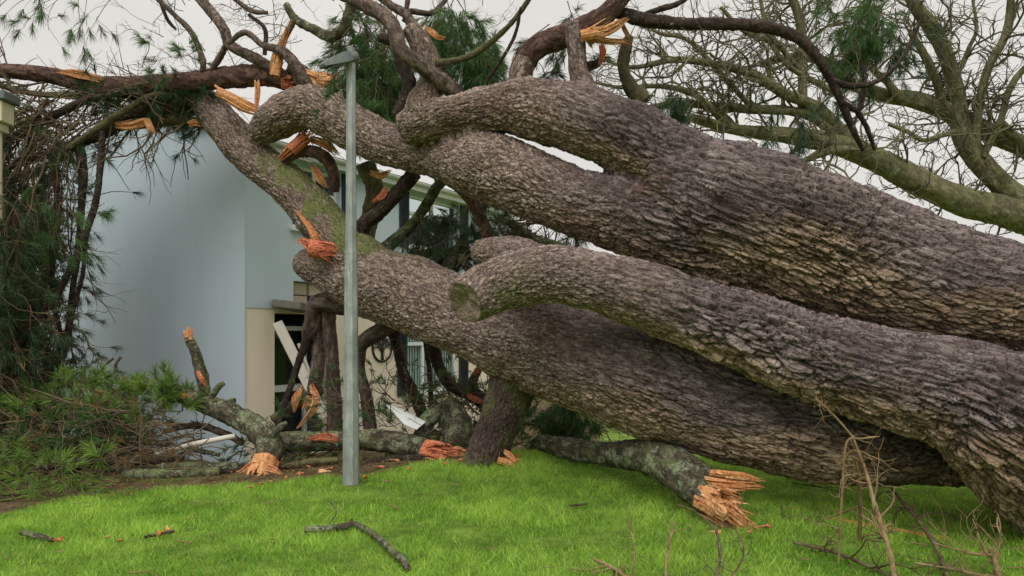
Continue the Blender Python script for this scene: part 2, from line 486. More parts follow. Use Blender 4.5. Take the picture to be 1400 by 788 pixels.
def bark_mat(name, light, dark, fissure, moss=0.0, lichen=0.0, mosscol=srgb(104, 120, 50), lichcol=srgb(150, 158, 132), sc_=1.0, side=None, far=None):
    m = N(name, 0.88, 0.2)
    tone = m.attr('tone'); edge = m.attr('edge')
    cx = m.n('CombineXYZ')
    for i, k in enumerate(('bx', 'by', 'bz')): m.l(m.attr(k), cx.inputs[i])
    bv = cx.outputs[0]
    big = m.noise(1.1 * sc_, 4); fine = m.noise(75 * sc_, 6, 0.75, bv); mid = m.noise(24 * sc_, 5, 0.7, bv, 0.5)
    tn = m.ramp(m.mix(0.45, tone, mid), [(0.30, 0.0), (0.70, 1.0)])
    c = m.mix(tn, dark, light)
    c = m.mix(m.ramp(big, [(0.38, 0.0), (0.70, 0.55)]), c, m.mix(0.5, dark, fissure))
    if side:
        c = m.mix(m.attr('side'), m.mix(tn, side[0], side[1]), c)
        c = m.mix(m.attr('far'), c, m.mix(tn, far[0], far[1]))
        redm = m.ramp(m.noise(0.9, 4, 0.6), [(0.58, 0.0), (0.72, 0.55)])
        c = m.mix(redm, c, m.mix(tn, srgb(104, 68, 60), srgb(140, 104, 94)))
        pale = m.ramp(m.noise(2.3, 5, 0.7), [(0.50, 0.0), (0.70, 0.6)])
        c = m.mix(m.mix(1.0, pale, m.ramp(tone, [(0.45, 0.0), (0.8, 1.0)]), 'MULTIPLY'), c, srgb(184, 176, 170))
    c = m.mix(m.ramp(edge, [(0.0, 0.75), (0.8, 0.0)]), c, fissure)
    wp = m.n('TexNoise'); wp.inputs['Scale'].default_value = 22; wp.inputs['Detail'].default_value = 3; m.l(bv, wp.inputs['Vector'])
    vm = m.n('VectorMath', operation='MULTIPLY_ADD'); m.l(wp.outputs['Color'], vm.inputs[0]); vm.inputs[1].default_value = (0.05,) * 3; m.l(bv, vm.inputs[2])
    def cells(scale, wd):
        v = m.n('TexVoronoi', feature='DISTANCE_TO_EDGE'); v.inputs['Scale'].default_value = scale; m.l(vm.outputs[0], v.inputs['Vector'])
        return m.ramp(v.outputs['Distance'], [(0.0, 0.0), (wd, 1.0)])
    ck = m.mix(0.0, cells(46 * sc_, 0.10), cells(46 * sc_, 0.10))
    if side: ck = m.mix(m.attr('coarse'), cells(44, 0.12), cells(26, 0.09))
    c = m.mix(m.ramp(ck, [(0.0, 0.7), (1.0, 0.0)]), c, fissure)
    c = m.mix(m.ramp(fine, [(0.34, 0.55), (0.62, 0.0)]), c, m.mix(0.6, c, dark, 'MULTIPLY'))
    if lichen:
        f = m.ramp(m.mix(0.35, m.noise(6.5 * sc_, 7, 0.72), m.noise(34, 4, 0.7)), [(0.60 - 0.16 * lichen, 0.0), (0.66 - 0.14 * lichen, 0.9)])
        c = m.mix(f, c, m.mix(m.ramp(m.noise(40, 4, 0.7), [(0.35, 0), (0.65, 1)]), m.mix(0.5, lichcol, srgb(96, 104, 76)), lichcol))
    if side: c = m.mix(m.ramp(m.attr('mossy'), [(0.0, 0.0), (0.8, 0.85)]), c, m.mix(m.ramp(fine, [(0.35, 0), (0.65, 1)]), srgb(84, 88, 52), srgb(134, 148, 80)))
    if moss:
        up = m.n('NewGeometry'); sep = m.n('SeparateXYZ'); m.l(up.outputs['Normal'], sep.inputs[0])
        f = m.mix(1.0, m.ramp(m.noise(3.0, 6, 0.7), [(0.66 - 0.35 * moss, 0.0), (0.82 - 0.35 * moss, 0.85)]), m.ramp(sep.outputs['Z'], [(0.0, 0.4), (0.6, 1.0)]), 'MULTIPLY')
        c = m.mix(f, c, m.mix(fine, mosscol, m.mix(0.6, mosscol, dark)))
    m.color(c)
    h = m.mix(0.7, fine, mid, 'ADD')
    h = m.mix(0.9, h, ck, 'ADD')
    m.bump(h, 0.7, 0.012)
    return m.m

M = {}
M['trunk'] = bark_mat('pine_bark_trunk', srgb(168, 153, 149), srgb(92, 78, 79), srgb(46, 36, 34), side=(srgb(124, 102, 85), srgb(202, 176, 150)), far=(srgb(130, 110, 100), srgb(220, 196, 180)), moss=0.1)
M['bark'] = bark_mat('pine_bark_limb', srgb(150, 132, 122), srgb(90, 76, 70), srgb(66, 52, 46), moss=0.15, lichen=0.1)
M['red'] = bark_mat('pine_bark_reddish', srgb(150, 118, 106), srgb(88, 66, 62), srgb(56, 40, 38))
M['dark'] = bark_mat('pine_bark_dark', srgb(96, 80, 70), srgb(56, 47, 43), srgb(44, 35, 32), lichen=0.15)
M['mossy'] = bark_mat('mossy_bark', srgb(128, 116, 92), srgb(84, 76, 60), srgb(66, 56, 44), moss=0.6, lichen=0.2, mosscol=srgb(120, 128, 74))
M['lichen'] = bark_mat('lichen_bark', srgb(122, 114, 94), srgb(72, 66, 54), srgb(56, 50, 42), moss=0.5, lichen=0.6, mosscol=srgb(120, 138, 80), lichcol=srgb(158, 168, 140))
M['bare'] = bark_mat('bare_tree_bark', srgb(150, 144, 112), srgb(108, 102, 78), srgb(80, 74, 58), moss=0.5, lichen=0.35, mosscol=srgb(140, 148, 92), lichcol=srgb(168, 172, 142), sc_=0.7)

def twig_mat(name, a, b):
    m = N(name, 0.9, 0.15)
    c = m.mix(m.attr('tone'), a, b)
    m.color(m.mix(m.ramp(m.noise(6, 3), [(0.45, 0.0), (0.62, 0.7)]), c, m.mix(0.5, c, srgb(120, 120, 84))))
    return m.m
M['twig'] = twig_mat('pine_twig', srgb(74, 58, 50), srgb(116, 98, 80))
M['bare_twig'] = twig_mat('bare_tree_twig', srgb(84, 76, 68), srgb(120, 114, 92))
M['dry_twig'] = twig_mat('dry_twig', srgb(112, 88, 66), srgb(160, 136, 104))

def leaf_mat(name, a, b, trans=0.35):
    m = N(name, 0.55, 0.3)
    c = m.mix(m.attr('tone'), a, b)
    m.color(c)
    tr = m.n('BsdfTranslucent'); m.l(m.mix(0.4, c, srgb(150, 170, 60)), tr.inputs['Color'])
    ms = m.n('MixShader'); ms.inputs[0].default_value = trans
    m.l(m.b.outputs[0], ms.inputs[1]); m.l(tr.outputs[0], ms.inputs[2])
    m.l(ms.outputs[0], m.t.nodes['Material Output'].inputs['Surface'])
    return m.m
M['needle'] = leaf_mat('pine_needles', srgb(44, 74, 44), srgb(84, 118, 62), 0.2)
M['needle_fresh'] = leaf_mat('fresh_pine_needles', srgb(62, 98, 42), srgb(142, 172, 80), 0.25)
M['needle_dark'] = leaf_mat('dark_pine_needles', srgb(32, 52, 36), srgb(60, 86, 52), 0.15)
M['needle_dry'] = leaf_mat('dry_pine_needles', srgb(98, 78, 54), srgb(138, 112, 76), 0.2)
M['grass'] = leaf_mat('grass_blades', srgb(70, 138, 24), srgb(206, 242, 110), 0.48)
M['leaf'] = leaf_mat('fallen_leaf', srgb(76, 58, 40), srgb(146, 112, 72), 0.1)

def wood_mat(name, a, b, dark):
    m = N(name, 0.75, 0.25)
    g = m.noise(1.0, 5, 0.7, m.map((38, 9, 38)), 0.6)
    c = m.mix(m.attr('tone'), a, b)
    c = m.mix(m.ramp(g, [(0.4, 0.75), (0.6, 0.0)]), c, dark)
    m.color(c).bump(g, 0.5, 0.015)
    return m.m
M['wood'] = wood_mat('torn_heartwood', srgb(204, 134, 80), srgb(238, 192, 142), srgb(150, 88, 50))
M['wood_red'] = wood_mat('torn_red_wood', srgb(202, 106, 72), srgb(232, 160, 122), srgb(142, 66, 46))

def paint_mat(name, c0, c1, rough=0.8, stain=0.35, scale=0.6, streak=True, grain=130, bump=0.25):
    m = N(name, rough, 0.25)
    a = m.noise(scale, 6, 0.6)
    c = m.mix(m.ramp(a, [(0.35, 0.0), (0.7, 1.0)]), c0, c1)
    if streak:
        st = m.noise(1.0, 6, 0.7, m.map((3.1, 3.1, 0.5)), 0.8)
        c = m.mix(m.ramp(st, [(0.52, 0.0), (0.78, stain * 0.7)]), c, m.mix(0.35, c, srgb(150, 146, 136), 'MULTIPLY'))
    sp = m.noise(14, 6, 0.75)
    c = m.mix(m.ramp(sp, [(0.66, 0.0), (0.74, stain)]), c, m.mix(0.5, c, srgb(110, 104, 92)))
    m.color(c).bump(m.noise(grain, 3), bump, 0.004)
    return m.m
M['blue'] = paint_mat('blue_grey_render', srgb(182, 198, 208), srgb(190, 205, 213))
M['cream'] = paint_mat('cream_render', srgb(226, 212, 190), srgb(233, 221, 201))
M['upvc'] = paint_mat('white_frame_paint', srgb(214, 218, 216), srgb(228, 230, 228), 0.45, 0.3, 2, True, 40, 0.05)
M['shutter'] = paint_mat('navy_shutter_paint', srgb(34, 42, 54), srgb(44, 52, 64), 0.6, 0.2, 3, False, 60, 0.1)
M['block'] = paint_mat('pale_concrete_block', srgb(176, 164, 140), srgb(196, 184, 160), 0.95, 0.5, 5, False, 60, 0.6)
M['lead'] = paint_mat('weathered_canopy_slab', srgb(112, 110, 102), srgb(140, 136, 124), 0.9, 0.6, 3, False, 60, 0.5)
M['board'] = paint_mat('painted_timber', srgb(196, 190, 176), srgb(214, 208, 194), 0.75, 0.6, 3, False, 60, 0.3)
M['slate'] = paint_mat('roof_slate', srgb(78, 82, 88), srgb(104, 106, 110), 0.7, 0.5, 2, False, 40, 0.3)
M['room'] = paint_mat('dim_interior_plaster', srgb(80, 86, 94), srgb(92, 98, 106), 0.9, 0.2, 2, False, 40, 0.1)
M['curtain'] = paint_mat('pale_blind_fabric', srgb(222, 224, 222), srgb(232, 233, 230), 0.9, 0.1, 2, False, 40, 0.1)
M['pvc'] = paint_mat('white_pvc', srgb(206, 212, 216), srgb(220, 224, 226), 0.5, 0.5, 3, False, 40, 0.05)
M['cream_metal'] = paint_mat('cream_painted_metal', srgb(206, 200, 168), srgb(214, 208, 180), 0.6, 0.4, 3, True, 40, 0.1)
M['iron'] = paint_mat('black_iron', srgb(30, 30, 30), srgb(44, 42, 40), 0.6, 0.2, 8, False, 60, 0.2)

m = N('window_glass', 0.05, 0.5)
tr_ = m.n('BsdfTransparent'); tr_.inputs[0].default_value = (0.80, 0.86, 0.85, 1)
gl_ = m.n('BsdfGlossy'); gl_.inputs['Roughness'].default_value = 0.03
ms_ = m.n('MixShader'); ms_.inputs[0].default_value = 0.022; m.l(tr_.outputs[0], ms_.inputs[1]); m.l(gl_.outputs[0], ms_.inputs[2])
m.l(ms_.outputs[0], m.t.nodes['Material Output'].inputs['Surface']); M['glass'] = m.m
m = N('galvanised_steel', 0.62, 0.4)
c = m.mix(m.ramp(m.noise(5, 5), [(0.35, 0), (0.65, 1)]), srgb(136, 144, 142), srgb(164, 170, 168))
c = m.mix(m.ramp(m.noise(1.0, 5, 0.7, m.map((14, 14, 3.0))), [(0.52, 0), (0.66, 0.8)]), c, srgb(188, 196, 190))
c = m.mix(m.ramp(m.noise(1.0, 5, 0.7, m.map((9, 9, 1.6))), [(0.5, 0), (0.7, 0.6)]), c, srgb(112, 122, 110))
m.color(c).bump(m.noise(50, 3), 0.15, 0.004); m.b.inputs['Metallic'].default_value = 0.35; M['steel'] = m.m
m = N('lantern_grey', 0.5, 0.4); m.color(m.mix(m.noise(12, 4), srgb(84, 92, 90), srgb(110, 118, 114))); M['lantern'] = m.m
m = N('lantern_lens', 0.2, 0.5); m.color(srgb(70, 78, 80)); M['lens'] = m.m

# ground: lawn in front, bare litter-strewn soil towards the house
edge_px = [(-300, 730), (-100, 712), (0, 703), (100, 684), (200, 674), (330, 663), (420, 656), (480, 648), (560, 637), (640, 628), (720, 618), (780, 612)]
EX, EYd = [], []
for x, y in edge_px:
    Y = G(x, y); EX.append((x - 700) / FPX * Y); EYd.append(Y)
EX += [1.6, 2.4]; EYd += [10.6, 40]
def lawn_edge(X): return np.interp(X, EX, EYd)

def grid_geo():
    xs = np.unique(np.concatenate([np.linspace(-7, 7, 150), np.linspace(-20, 20, 41), [-900, -400, -150, -60, -35, 35, 60, 150, 400, 900]]))
    ys = np.unique(np.concatenate([np.linspace(3, 13, 110), np.linspace(-8, 40, 49), [-300, -60, -20, 55, 80, 150, 400, 1000, 2000]]))
    X, Y = np.meshgrid(xs, ys)
    Xf, Yf = X.ravel(), Y.ravel()
    Z = hgt(Xf, Yf) + 0.012 * vnoise(np.stack([Xf * 3, Yf * 3, 0 * Xf], 1), 3) * (np.abs(Xf) < 20)
    lpx, lpy = P(480, 661, G(480, 661))[:2]
    lawn = np.clip(np.hypot(Xf - lpx, Yf - lpy) / 0.1 - 1.2, 0, 1) * np.clip((lawn_edge(Xf) - Yf) / 0.25 + 0.5 + 0.5 * vnoise(np.stack([Xf * 2.3, Yf * 2.3, 0 * Xf + 9], 1), 5), 0, 1)
    nx, ny = len(xs), len(ys)
    i = (np.arange(ny - 1)[:, None] * nx + np.arange(nx - 1)[None]).ravel()
    Q = np.stack([i, i + 1, i + nx + 1, i + nx], 1)
    return (np.stack([Xf, Yf, Z], 1), Q, None, {'lawn': lawn})
m = N('lawn_and_soil', 0.95, 0.1)
soil = m.mix(m.ramp(m.noise(5, 6, 0.7), [(0.4, 0), (0.62, 1)]), srgb(74, 62, 46), srgb(116, 98, 74))
soil = m.mix(m.ramp(m.noise(1.7, 5, 0.7), [(0.5, 0), (0.62, 0.85)]), soil, srgb(84, 104, 46))
turf = m.mix(m.ramp(m.noise(3.0, 6, 0.7), [(0.35, 0), (0.65, 1)]), srgb(84, 104, 44), srgb(132, 158, 68))
m.color(m.mix(m.attr('lawn'), soil, turf)).bump(m.noise(24, 5, 0.7), 0.8, 0.03)
ground = obj('ground', grid_geo(), m.m); ground['kind'] = 'structure'

# ---------------------------------------------------------------- house
C0 = P(335, 460, 12.0); C0[2] = -0.42
house = thing('house', 'two storey blue grey and cream rendered house crushed under the fallen pine', 'house', C0, rz=R(60))
Zf = 0.42   # lift: local z = world z + 0.42
def hpart(name, geo, mat, parent=None, smooth=False):
    V, Q, T, A = geo
    return link(name, mesh(name, V, Q, T, smooth, A), mat, parent or house)

def wall_grid(x0, x1, z0, z1, holes, y0, y1):
    xs = sorted({x0, x1, *[h[0] for h in holes], *[h[1] for h in holes]}); zs = sorted({z0, z1, *[h[2] for h in holes], *[h[3] for h in holes]})
    xs = [x for x in xs if x0 <= x <= x1]; zs = [z for z in zs if z0 <= z <= z1]
    gs = []
    for a, b in zip(xs, xs[1:]):
        for c, d in zip(zs, zs[1:]):
            u, v = (a + b) / 2, (c + d) / 2
            if not any(h[0] < u < h[1] and h[2] < v < h[3] for h in holes): gs.append(box(a, b, y0, y1, c, d))
    return merge(gs)
WT, LEN, DEP, MIDZ, TOPZ = 0.25, 8.2, 5.7, 2.47, 5.15
low_holes = [(0.60, 1.95, 0, 2.40), (4.08, 5.92, 0.86, 2.20)]
up_holes = [(0.98, 2.12, 3.85, 4.92), (4.15, 5.95, 3.85, 4.92), (1.00, 1.95, 2.47, 2.95)]
hpart('lower_front_wall', wall_grid(0.004, LEN, -0.3, MIDZ, low_holes, 0.0, WT), M['cream'])
hpart('upper_front_wall', wall_grid(0.004, LEN, MIDZ, TOPZ, up_holes, -0.012, WT), M['blue'])
# gable wall: a prism with the roof pitch on top
AP = 0.72
V = []
for x in (-0.03, 0.0):
    V += [(x, -0.02, -0.3), (x, DEP, -0.3), (x, DEP, TOPZ), (x, DEP / 2, TOPZ + AP), (x, -0.02, TOPZ)]
Q = [(0, 1, 6, 5), (1, 2, 7, 6), (2, 3, 8, 7), (3, 4, 9, 8), (4, 0, 5, 9), (0, 4, 2, 1), (5, 6, 7, 9)]
T = [(4, 3, 2), (9, 7, 8)]
hpart('gable_wall', (np.array(V, float), np.array(Q), np.array(T), None), M['blue'])
hpart('rear_wall', box(0.004, LEN, DEP - WT, DEP - 0.004, -0.3, TOPZ), M['blue'])
hpart('end_wall', box(LEN, LEN + 0.03, 0, DEP, -0.3, TOPZ), M['blue'])
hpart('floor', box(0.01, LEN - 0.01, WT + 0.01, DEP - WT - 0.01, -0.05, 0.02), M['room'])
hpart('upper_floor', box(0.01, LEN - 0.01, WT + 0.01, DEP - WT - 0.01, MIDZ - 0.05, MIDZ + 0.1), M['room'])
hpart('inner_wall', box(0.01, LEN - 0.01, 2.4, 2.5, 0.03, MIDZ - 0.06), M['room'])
# roof with courses of slates
for side in (0, 1):
    gs = []
    ln = math.hypot(DEP / 2 + 0.25, AP * (DEP / 2 + 0.25) / (DEP / 2)); rows = 13
    sgn = 1 if side == 0 else -1
    dy = (DEP / 2 + 0.25) / rows; dz = AP / (DEP / 2) * dy
    for r_ in range(rows):
        for k in range(21):
            xa = -0.12 + k * 0.42 + (0.21 if r_ % 2 else 0) - 0.2
            a = (-0.25 + r_ * dy) if side == 0 else (DEP + 0.25 - r_ * dy)
            z = TOPZ - 0.065 + r_ * dz + 0.05
            lift = 0.012 + random.random() * 0.006
            x0_, x1_ = max(xa, -0.14), min(xa + 0.41, LEN + 0.1)
            if x1_ - x0_ < 0.05: continue
            V = [(x0_, a, z + lift), (x1_, a, z + lift), (x1_, a + sgn * dy * 1.15, z + dz * 1.15 + 0.004), (x0_, a + sgn * dy * 1.15, z + dz * 1.15 + 0.004)]
            V += [(p[0], p[1], p[2] - 0.012) for p in V]
            gs.append((np.array(V), np.array([(0, 1, 2, 3), (7, 6, 5, 4), (0, 4, 5, 1), (1, 5, 6, 2), (2, 6, 7, 3), (3, 7, 4, 0)]), None, None))
    rf = hpart('roof_slope', merge(gs), M['slate'])
    rf['kind'] = 'stuff'
hpart('fascia', box(-0.10, LEN + 0.05, -0.24, -0.215, TOPZ - 0.20, TOPZ - 0.03), M['upvc'])
hpart('soffit', box(-0.09, LEN + 0.04, -0.214, -0.013, TOPZ - 0.16, TOPZ - 0.13), M['upvc'])
th = np.linspace(math.pi, 2 * math.pi, 9)
gv = np.array([(x, -0.30 + 0.055 * math.cos(a), TOPZ - 0.05 + 0.055 * math.sin(a)) for x in (-0.12, LEN + 0.05) for a in th])
hpart('gutter', (gv, np.array([(i, i + 1, i + 10, i + 9) for i in range(8)]), None, None), M['upvc'])

def window(x0, x1, z0, z1, bars, transom=None, curtain=False):
    w = 0.06
    fr = merge([bevel_box(x0, x1, 0.06, 0.13, z1 - w, z1), bevel_box(x0, x1, 0.06, 0.13, z0, z0 + w),
                bevel_box(x0, x0 + w, 0.0605, 0.1295, z0 + w, z1 - w), bevel_box(x1 - w, x1, 0.0605, 0.1295, z0 + w, z1 - w)])
    fo = hpart('window', fr, M['upvc'])
    cuts = [x0 + w] + list(bars) + [x1 - w]
    for b in bars: hpart('mullion', bevel_box(b - 0.04, b + 0.04, 0.058, 0.132, z0 + w, z1 - w), M['upvc'], fo)
    for k, (a, b) in enumerate(zip(cuts, cuts[1:])):
        a2 = a + (0.04 if k else 0); b2 = b - (0.04 if k < len(bars) else 0)
        segs = [(z0 + w, z1 - w)]
        if transom:
            hpart('transom', bevel_box(a2, b2, 0.057, 0.131, transom - 0.035, transom + 0.035), M['upvc'], fo)
            segs = [(z0 + w, transom - 0.035), (transom + 0.035, z1 - w)]
        for c, d in segs: hpart('pane', box(a2, b2, 0.09, 0.098, c, d), M['glass'], fo)
    hpart('sill', bevel_box(x0 - 0.06, x1 + 0.06, -0.09, 0.055, z0 - 0.07, z0 - 0.004), M['upvc'], fo)
    if curtain:
        n = int((x1 - x0) / 0.09)
        for k in range(n):
            xa = x0 + 0.03 + k * (x1 - x0 - 0.06) / n
            g = box(0, 0.085, -0.002, 0.002, z0 + 0.02, z1 - 0.02)
            a = R(14)
            g = oriented(g, (xa, 0.145, 0), np.array((math.cos(a), math.sin(a), 0)), np.array((-math.sin(a), math.cos(a), 0)), np.array((0, 0, 1.0)))
            hpart('blind_slat', g, M['curtain'], fo)
    return fo
window(4.08, 5.92, 0.86, 2.20, [4.72, 5.28], 1.86, True)
window(0.98, 2.12, 3.85, 4.92, [1.55], 4.5)
window(4.15, 5.95, 3.85, 4.92, [5.05], 4.55)
def shutter(x0, x1, z0, z1):
    s = hpart('shutter', merge([bevel_box(x0, x1, -0.045, -0.013, z0, z0 + 0.08), bevel_box(x0, x1, -0.045, -0.013, z1 - 0.08, z1),
                                bevel_box(x0, x0 + 0.05, -0.0455, -0.0125, z0 + 0.08, z1 - 0.08), bevel_box(x1 - 0.05, x1, -0.0455, -0.0125, z0 + 0.08, z1 - 0.08)]), M['shutter'])
    n = int((z1 - z0 - 0.16) / 0.055)
    for k in range(n):
        z = z0 + 0.08 + k * (z1 - z0 - 0.16) / n
        g = oriented(box(x0 + 0.05, x1 - 0.05, -0.004, 0.004, 0, 0.06), (0, -0.026, z), np.array((1.0, 0, 0)), np.array((0, 0.85, 0.5)), np.array((0, -0.4, 0.9)))
        hpart('slat', g, M['shutter'], s)
shutter(2.16, 2.50, 3.80, 4.95)
shutter(3.76, 4.06, 0.82, 2.22); shutter(5.95, 6.30, 0.82, 2.22)
shutter(3.82, 4.12, 3.80, 4.95); shutter(5.98, 6.30, 3.80, 4.95)
# porch: white half-glazed door standing in the dark recess
door = hpart('door', merge([bevel_box(0.98, 1.06, 0.55, 0.62, 0.03, 2.2), bevel_box(1.80, 1.88, 0.55, 0.62, 0.03, 2.2),
                            bevel_box(1.06, 1.80, 0.551, 0.619, 2.12, 2.2), bevel_box(1.06, 1.80, 0.551, 0.619, 1.05, 1.17), bevel_box(1.06, 1.80, 0.551, 0.619, 0.03, 0.25)]), M['upvc'])
hpart('pane', box(1.06, 1.80, 0.58, 0.588, 1.17, 2.12), M['glass'], door)
hpart('pane', box(1.06, 1.80, 0.58, 0.588, 0.25, 1.05), M['glass'], door)
hpart('handle', bevel_box(1.72, 1.75, 0.52, 0.549, 1.0, 1.2), M['lantern'], door)
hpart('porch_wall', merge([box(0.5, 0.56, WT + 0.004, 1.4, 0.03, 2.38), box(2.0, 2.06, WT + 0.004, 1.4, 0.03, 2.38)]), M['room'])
hpart('downpipe', (lambda g: (g[0], g[1], None, None))(wire([(2.32, -0.07, 0), (2.32, -0.07, 2.4)], 0.035, 10)), M['upvc'], smooth=True)
# broken blockwork above the porch and its snapped canopy slab
def tilt(g, o, rx=0, ry=0, rz=0):
    Mx = (Matrix.Rotation(rz, 3, 'Z') @ Matrix.Rotation(ry, 3, 'Y') @ Matrix.Rotation(rx, 3, 'X'))
    A = np.array(Mx)
    return (np.asarray(g[0]) @ A.T + np.array(o), g[1], g[2], g[3])
for bx, bz, bl, rr_ in ((1.00, 2.96, 0.22, 0.02), (1.24, 2.95, 0.44, -0.02), (1.70, 2.93, 0.40, 0.05), (1.02, 2.73, 0.42, 0.01), (1.46, 2.72, 0.44, -0.04), (1.92, 2.93, 0.3, 0.0), (1.02, 2.50, 0.42, 0.0)):
    hpart('block', tilt(bevel_box(0, bl, 0, 0.1, 0, 0.21, 0.01), (bx, 0.03 + random.uniform(-0.02, 0.03) + (0.06 if bz < 2.9 else 0), bz), 0, rr_), M['block'])
for args in (((0, 0.62, -0.62, 0, 0, 0.13), (0.50, -0.02, 2.50), 0.10, 0.13, 0.05), ((0, 0.5, -0.5, 0, 0, 0.12), (1.12, -0.02, 2.44), -0.14, -0.08, -0.06)):
    hpart('canopy_slab', tilt(bevel_box(*args[0], 0.015), *args[1:]), M['lead'])

# timbers fallen across the porch
def plank(name, a, b, w, t, mat, label, cat, group=None, roll=0.0):
    a, b = np.array(a, float), np.array(b, float)
    d = b - a; L = np.linalg.norm(d); d /= L
    s = unit(np.cross(d, (0.4, -0.9, 0.1))); u = np.cross(s, d)
    s, u = s * math.cos(roll) + u * math.sin(roll), u * math.cos(roll) - s * math.sin(roll)
    g = oriented(bevel_box(0, L, -w / 2, w / 2, -t / 2, t / 2, 0.004), a, d, s, u)
    return tag(obj(name, g, mat, base=a, smooth=False), label, cat, group)
plank('plank', P(379, 441, 12.35), P(444, 572, 12.15), 0.16, 0.05, M['board'], 'pale painted timber plank leaning diagonally across the smashed porch', 'plank')
plank('lath', P(408, 470, 12.5), P(424, 512, 12.4), 0.05, 0.03, M['board'], 'short thin broken lath beside the leaning porch plank', 'lath')

# iron tree ornament hung on the cream wall
U, Vv = np.array((0.5, 0.866, 0)), np.array((0.866, -0.5, 0))
oc = C0 + U * 3.30 + Vv * 0.02; oc[2] = 1.40
orn = thing('wall_ornament', 'round black iron wall ornament of a tree on the cream wall', 'ornament', oc - np.array((0, 0, 0.30)))
a = np.linspace(0, 2 * np.pi, 41)
obj('ring', wire([oc + 0.29 * (U * math.cos(t) + np.array((0, 0, 1)) * math.sin(t)) for t in a], 0.02, 6), M['iron'], orn)
gs = []
def orn_branch(p, ang, L, r, lev):
    q = (p[0] + math.cos(ang) * L, p[1] + math.sin(ang) * L)
    if math.hypot(*q) > 0.285: return
    mid = ((p[0] + q[0]) / 2 + random.uniform(-.01, .01), (p[1] + q[1]) / 2)
    gs.append(wire([oc + U * k[0] + np.array((0, 0, 1)) * k[1] for k in (p, mid, q)], [r, r * 0.85, r * 0.7], 5))
    if lev:
        for d in (-0.6, -0.05, 0.55): orn_branch(q, ang + d + random.uniform(-.15, .15), L * 0.72, r * 0.66, lev - 1)
orn_branch((0, -0.26), math.pi / 2, 0.15, 0.034, 0)
for d in (-0.75, -0.2, 0.3, 0.8): orn_branch((0, -0.11), math.pi / 2 + d, 0.12, 0.018, 3)
for d in (-0.5, 0.5): orn_branch((0, -0.24), -math.pi / 2 + d * 2.4, 0.1, 0.01, 0)
obj('tree_motif', merge(gs), M['iron'], orn)

# ---------------------------------------------------------------- street lamp
lx = G(480, 661); lp = P(480, 661, lx)
lamp = thing('street_lamp', 'tapered galvanised steel lamp post with flat grey lantern on the lawn', 'street lamp', lp)
def octa(z0, z1, r0, r1, c=lp, n=8):
    t = np.linspace(0, 2 * np.pi, n, endpoint=False) + math.pi / 8
    V = np.concatenate([np.stack([c[0] + r * np.cos(t), c[1] + r * np.sin(t), 0 * t + c[2] + z], 1) for z, r in ((z0, r0), (z1, r1))])
    k = np.arange(n); k2 = (k + 1) % n
    T = [(0, i + 1, i) for i in range(1, n - 1)] + [(n, n + i, n + i + 1) for i in range(1, n - 1)]
    return (V, np.stack([k, k2, k2 + n, k + n], 1), np.array(T), None)
zt = 595 / FPX * lx
k_ = lx / FPX
seam = (661 - 345) * k_
obj('column', merge([octa(-0.15, seam, 11.8 * k_, 8.6 * k_), octa(seam + 0.001, zt - 0.16, 7.6 * k_, 6.3 * k_)]), M['steel'], lamp, smooth=False)
obj('collar', octa(seam - 0.02, seam + 0.02, 9.0 * k_, 8.8 * k_), M['steel'], lamp, smooth=False)
obj('access_door', oriented(bevel_box(-0.04, 0.04, -0.004, 0.006, 0.5, 0.95, 0.003), lp + np.array((0.0, -0.086, 0)), np.array((1.0, 0, 0)), np.array((0, 1.0, 0)), np.array((0, 0.02, 1.0))), M['steel'], lamp, smooth=False)
obj('spigot', octa(zt - 0.162, zt, 5.6 * k_, 5.4 * k_, n=12), M['lantern'], lamp)
hd = unit(P(437, 92, lx - 0.25) - P(478, 80, lx))
hs_ = unit(np.cross(hd, (0, 0, 1))); hu = np.cross(hs_, hd)
hp = lp + np.array((0, 0, zt - 0.10))
prof = [(0.0, 0.05, 0.055), (0.05, 0.08, 0.066), (0.12, 0.11, 0.072), (0.25, 0.115, 0.056), (0.34, 0.10, 0.036), (0.385, 0.06, 0.018)]
V = []
for d, w, h in prof: V += [hp + hd * d + hs_ * sx * w + hu * sz * h * (1 if sz > 0 else 0.5) for sx, sz in ((-1, -1), (1, -1), (0.75, 1), (-0.75, 1))]
Q = [(0, 3, 2, 1)] + [(i * 4 + j, i * 4 + (j + 1) % 4, i * 4 + 4 + (j + 1) % 4, i * 4 + 4 + j) for i in range(5) for j in range(4)] + [(20, 21, 22, 23)]
head = obj('lantern', (np.array(V), np.array(Q), None, None), M['lantern'], lamp, smooth=False)
obj('lens', oriented(box(0.10, 0.32, -0.075, 0.075, -0.034, -0.026), hp, hd, hs_, hu), M['lens'], head, smooth=False)
obj('bracket', wire([hp - hd * 0.06, hp + hd * 0.05], 0.062, 10), M['lantern'], lamp)

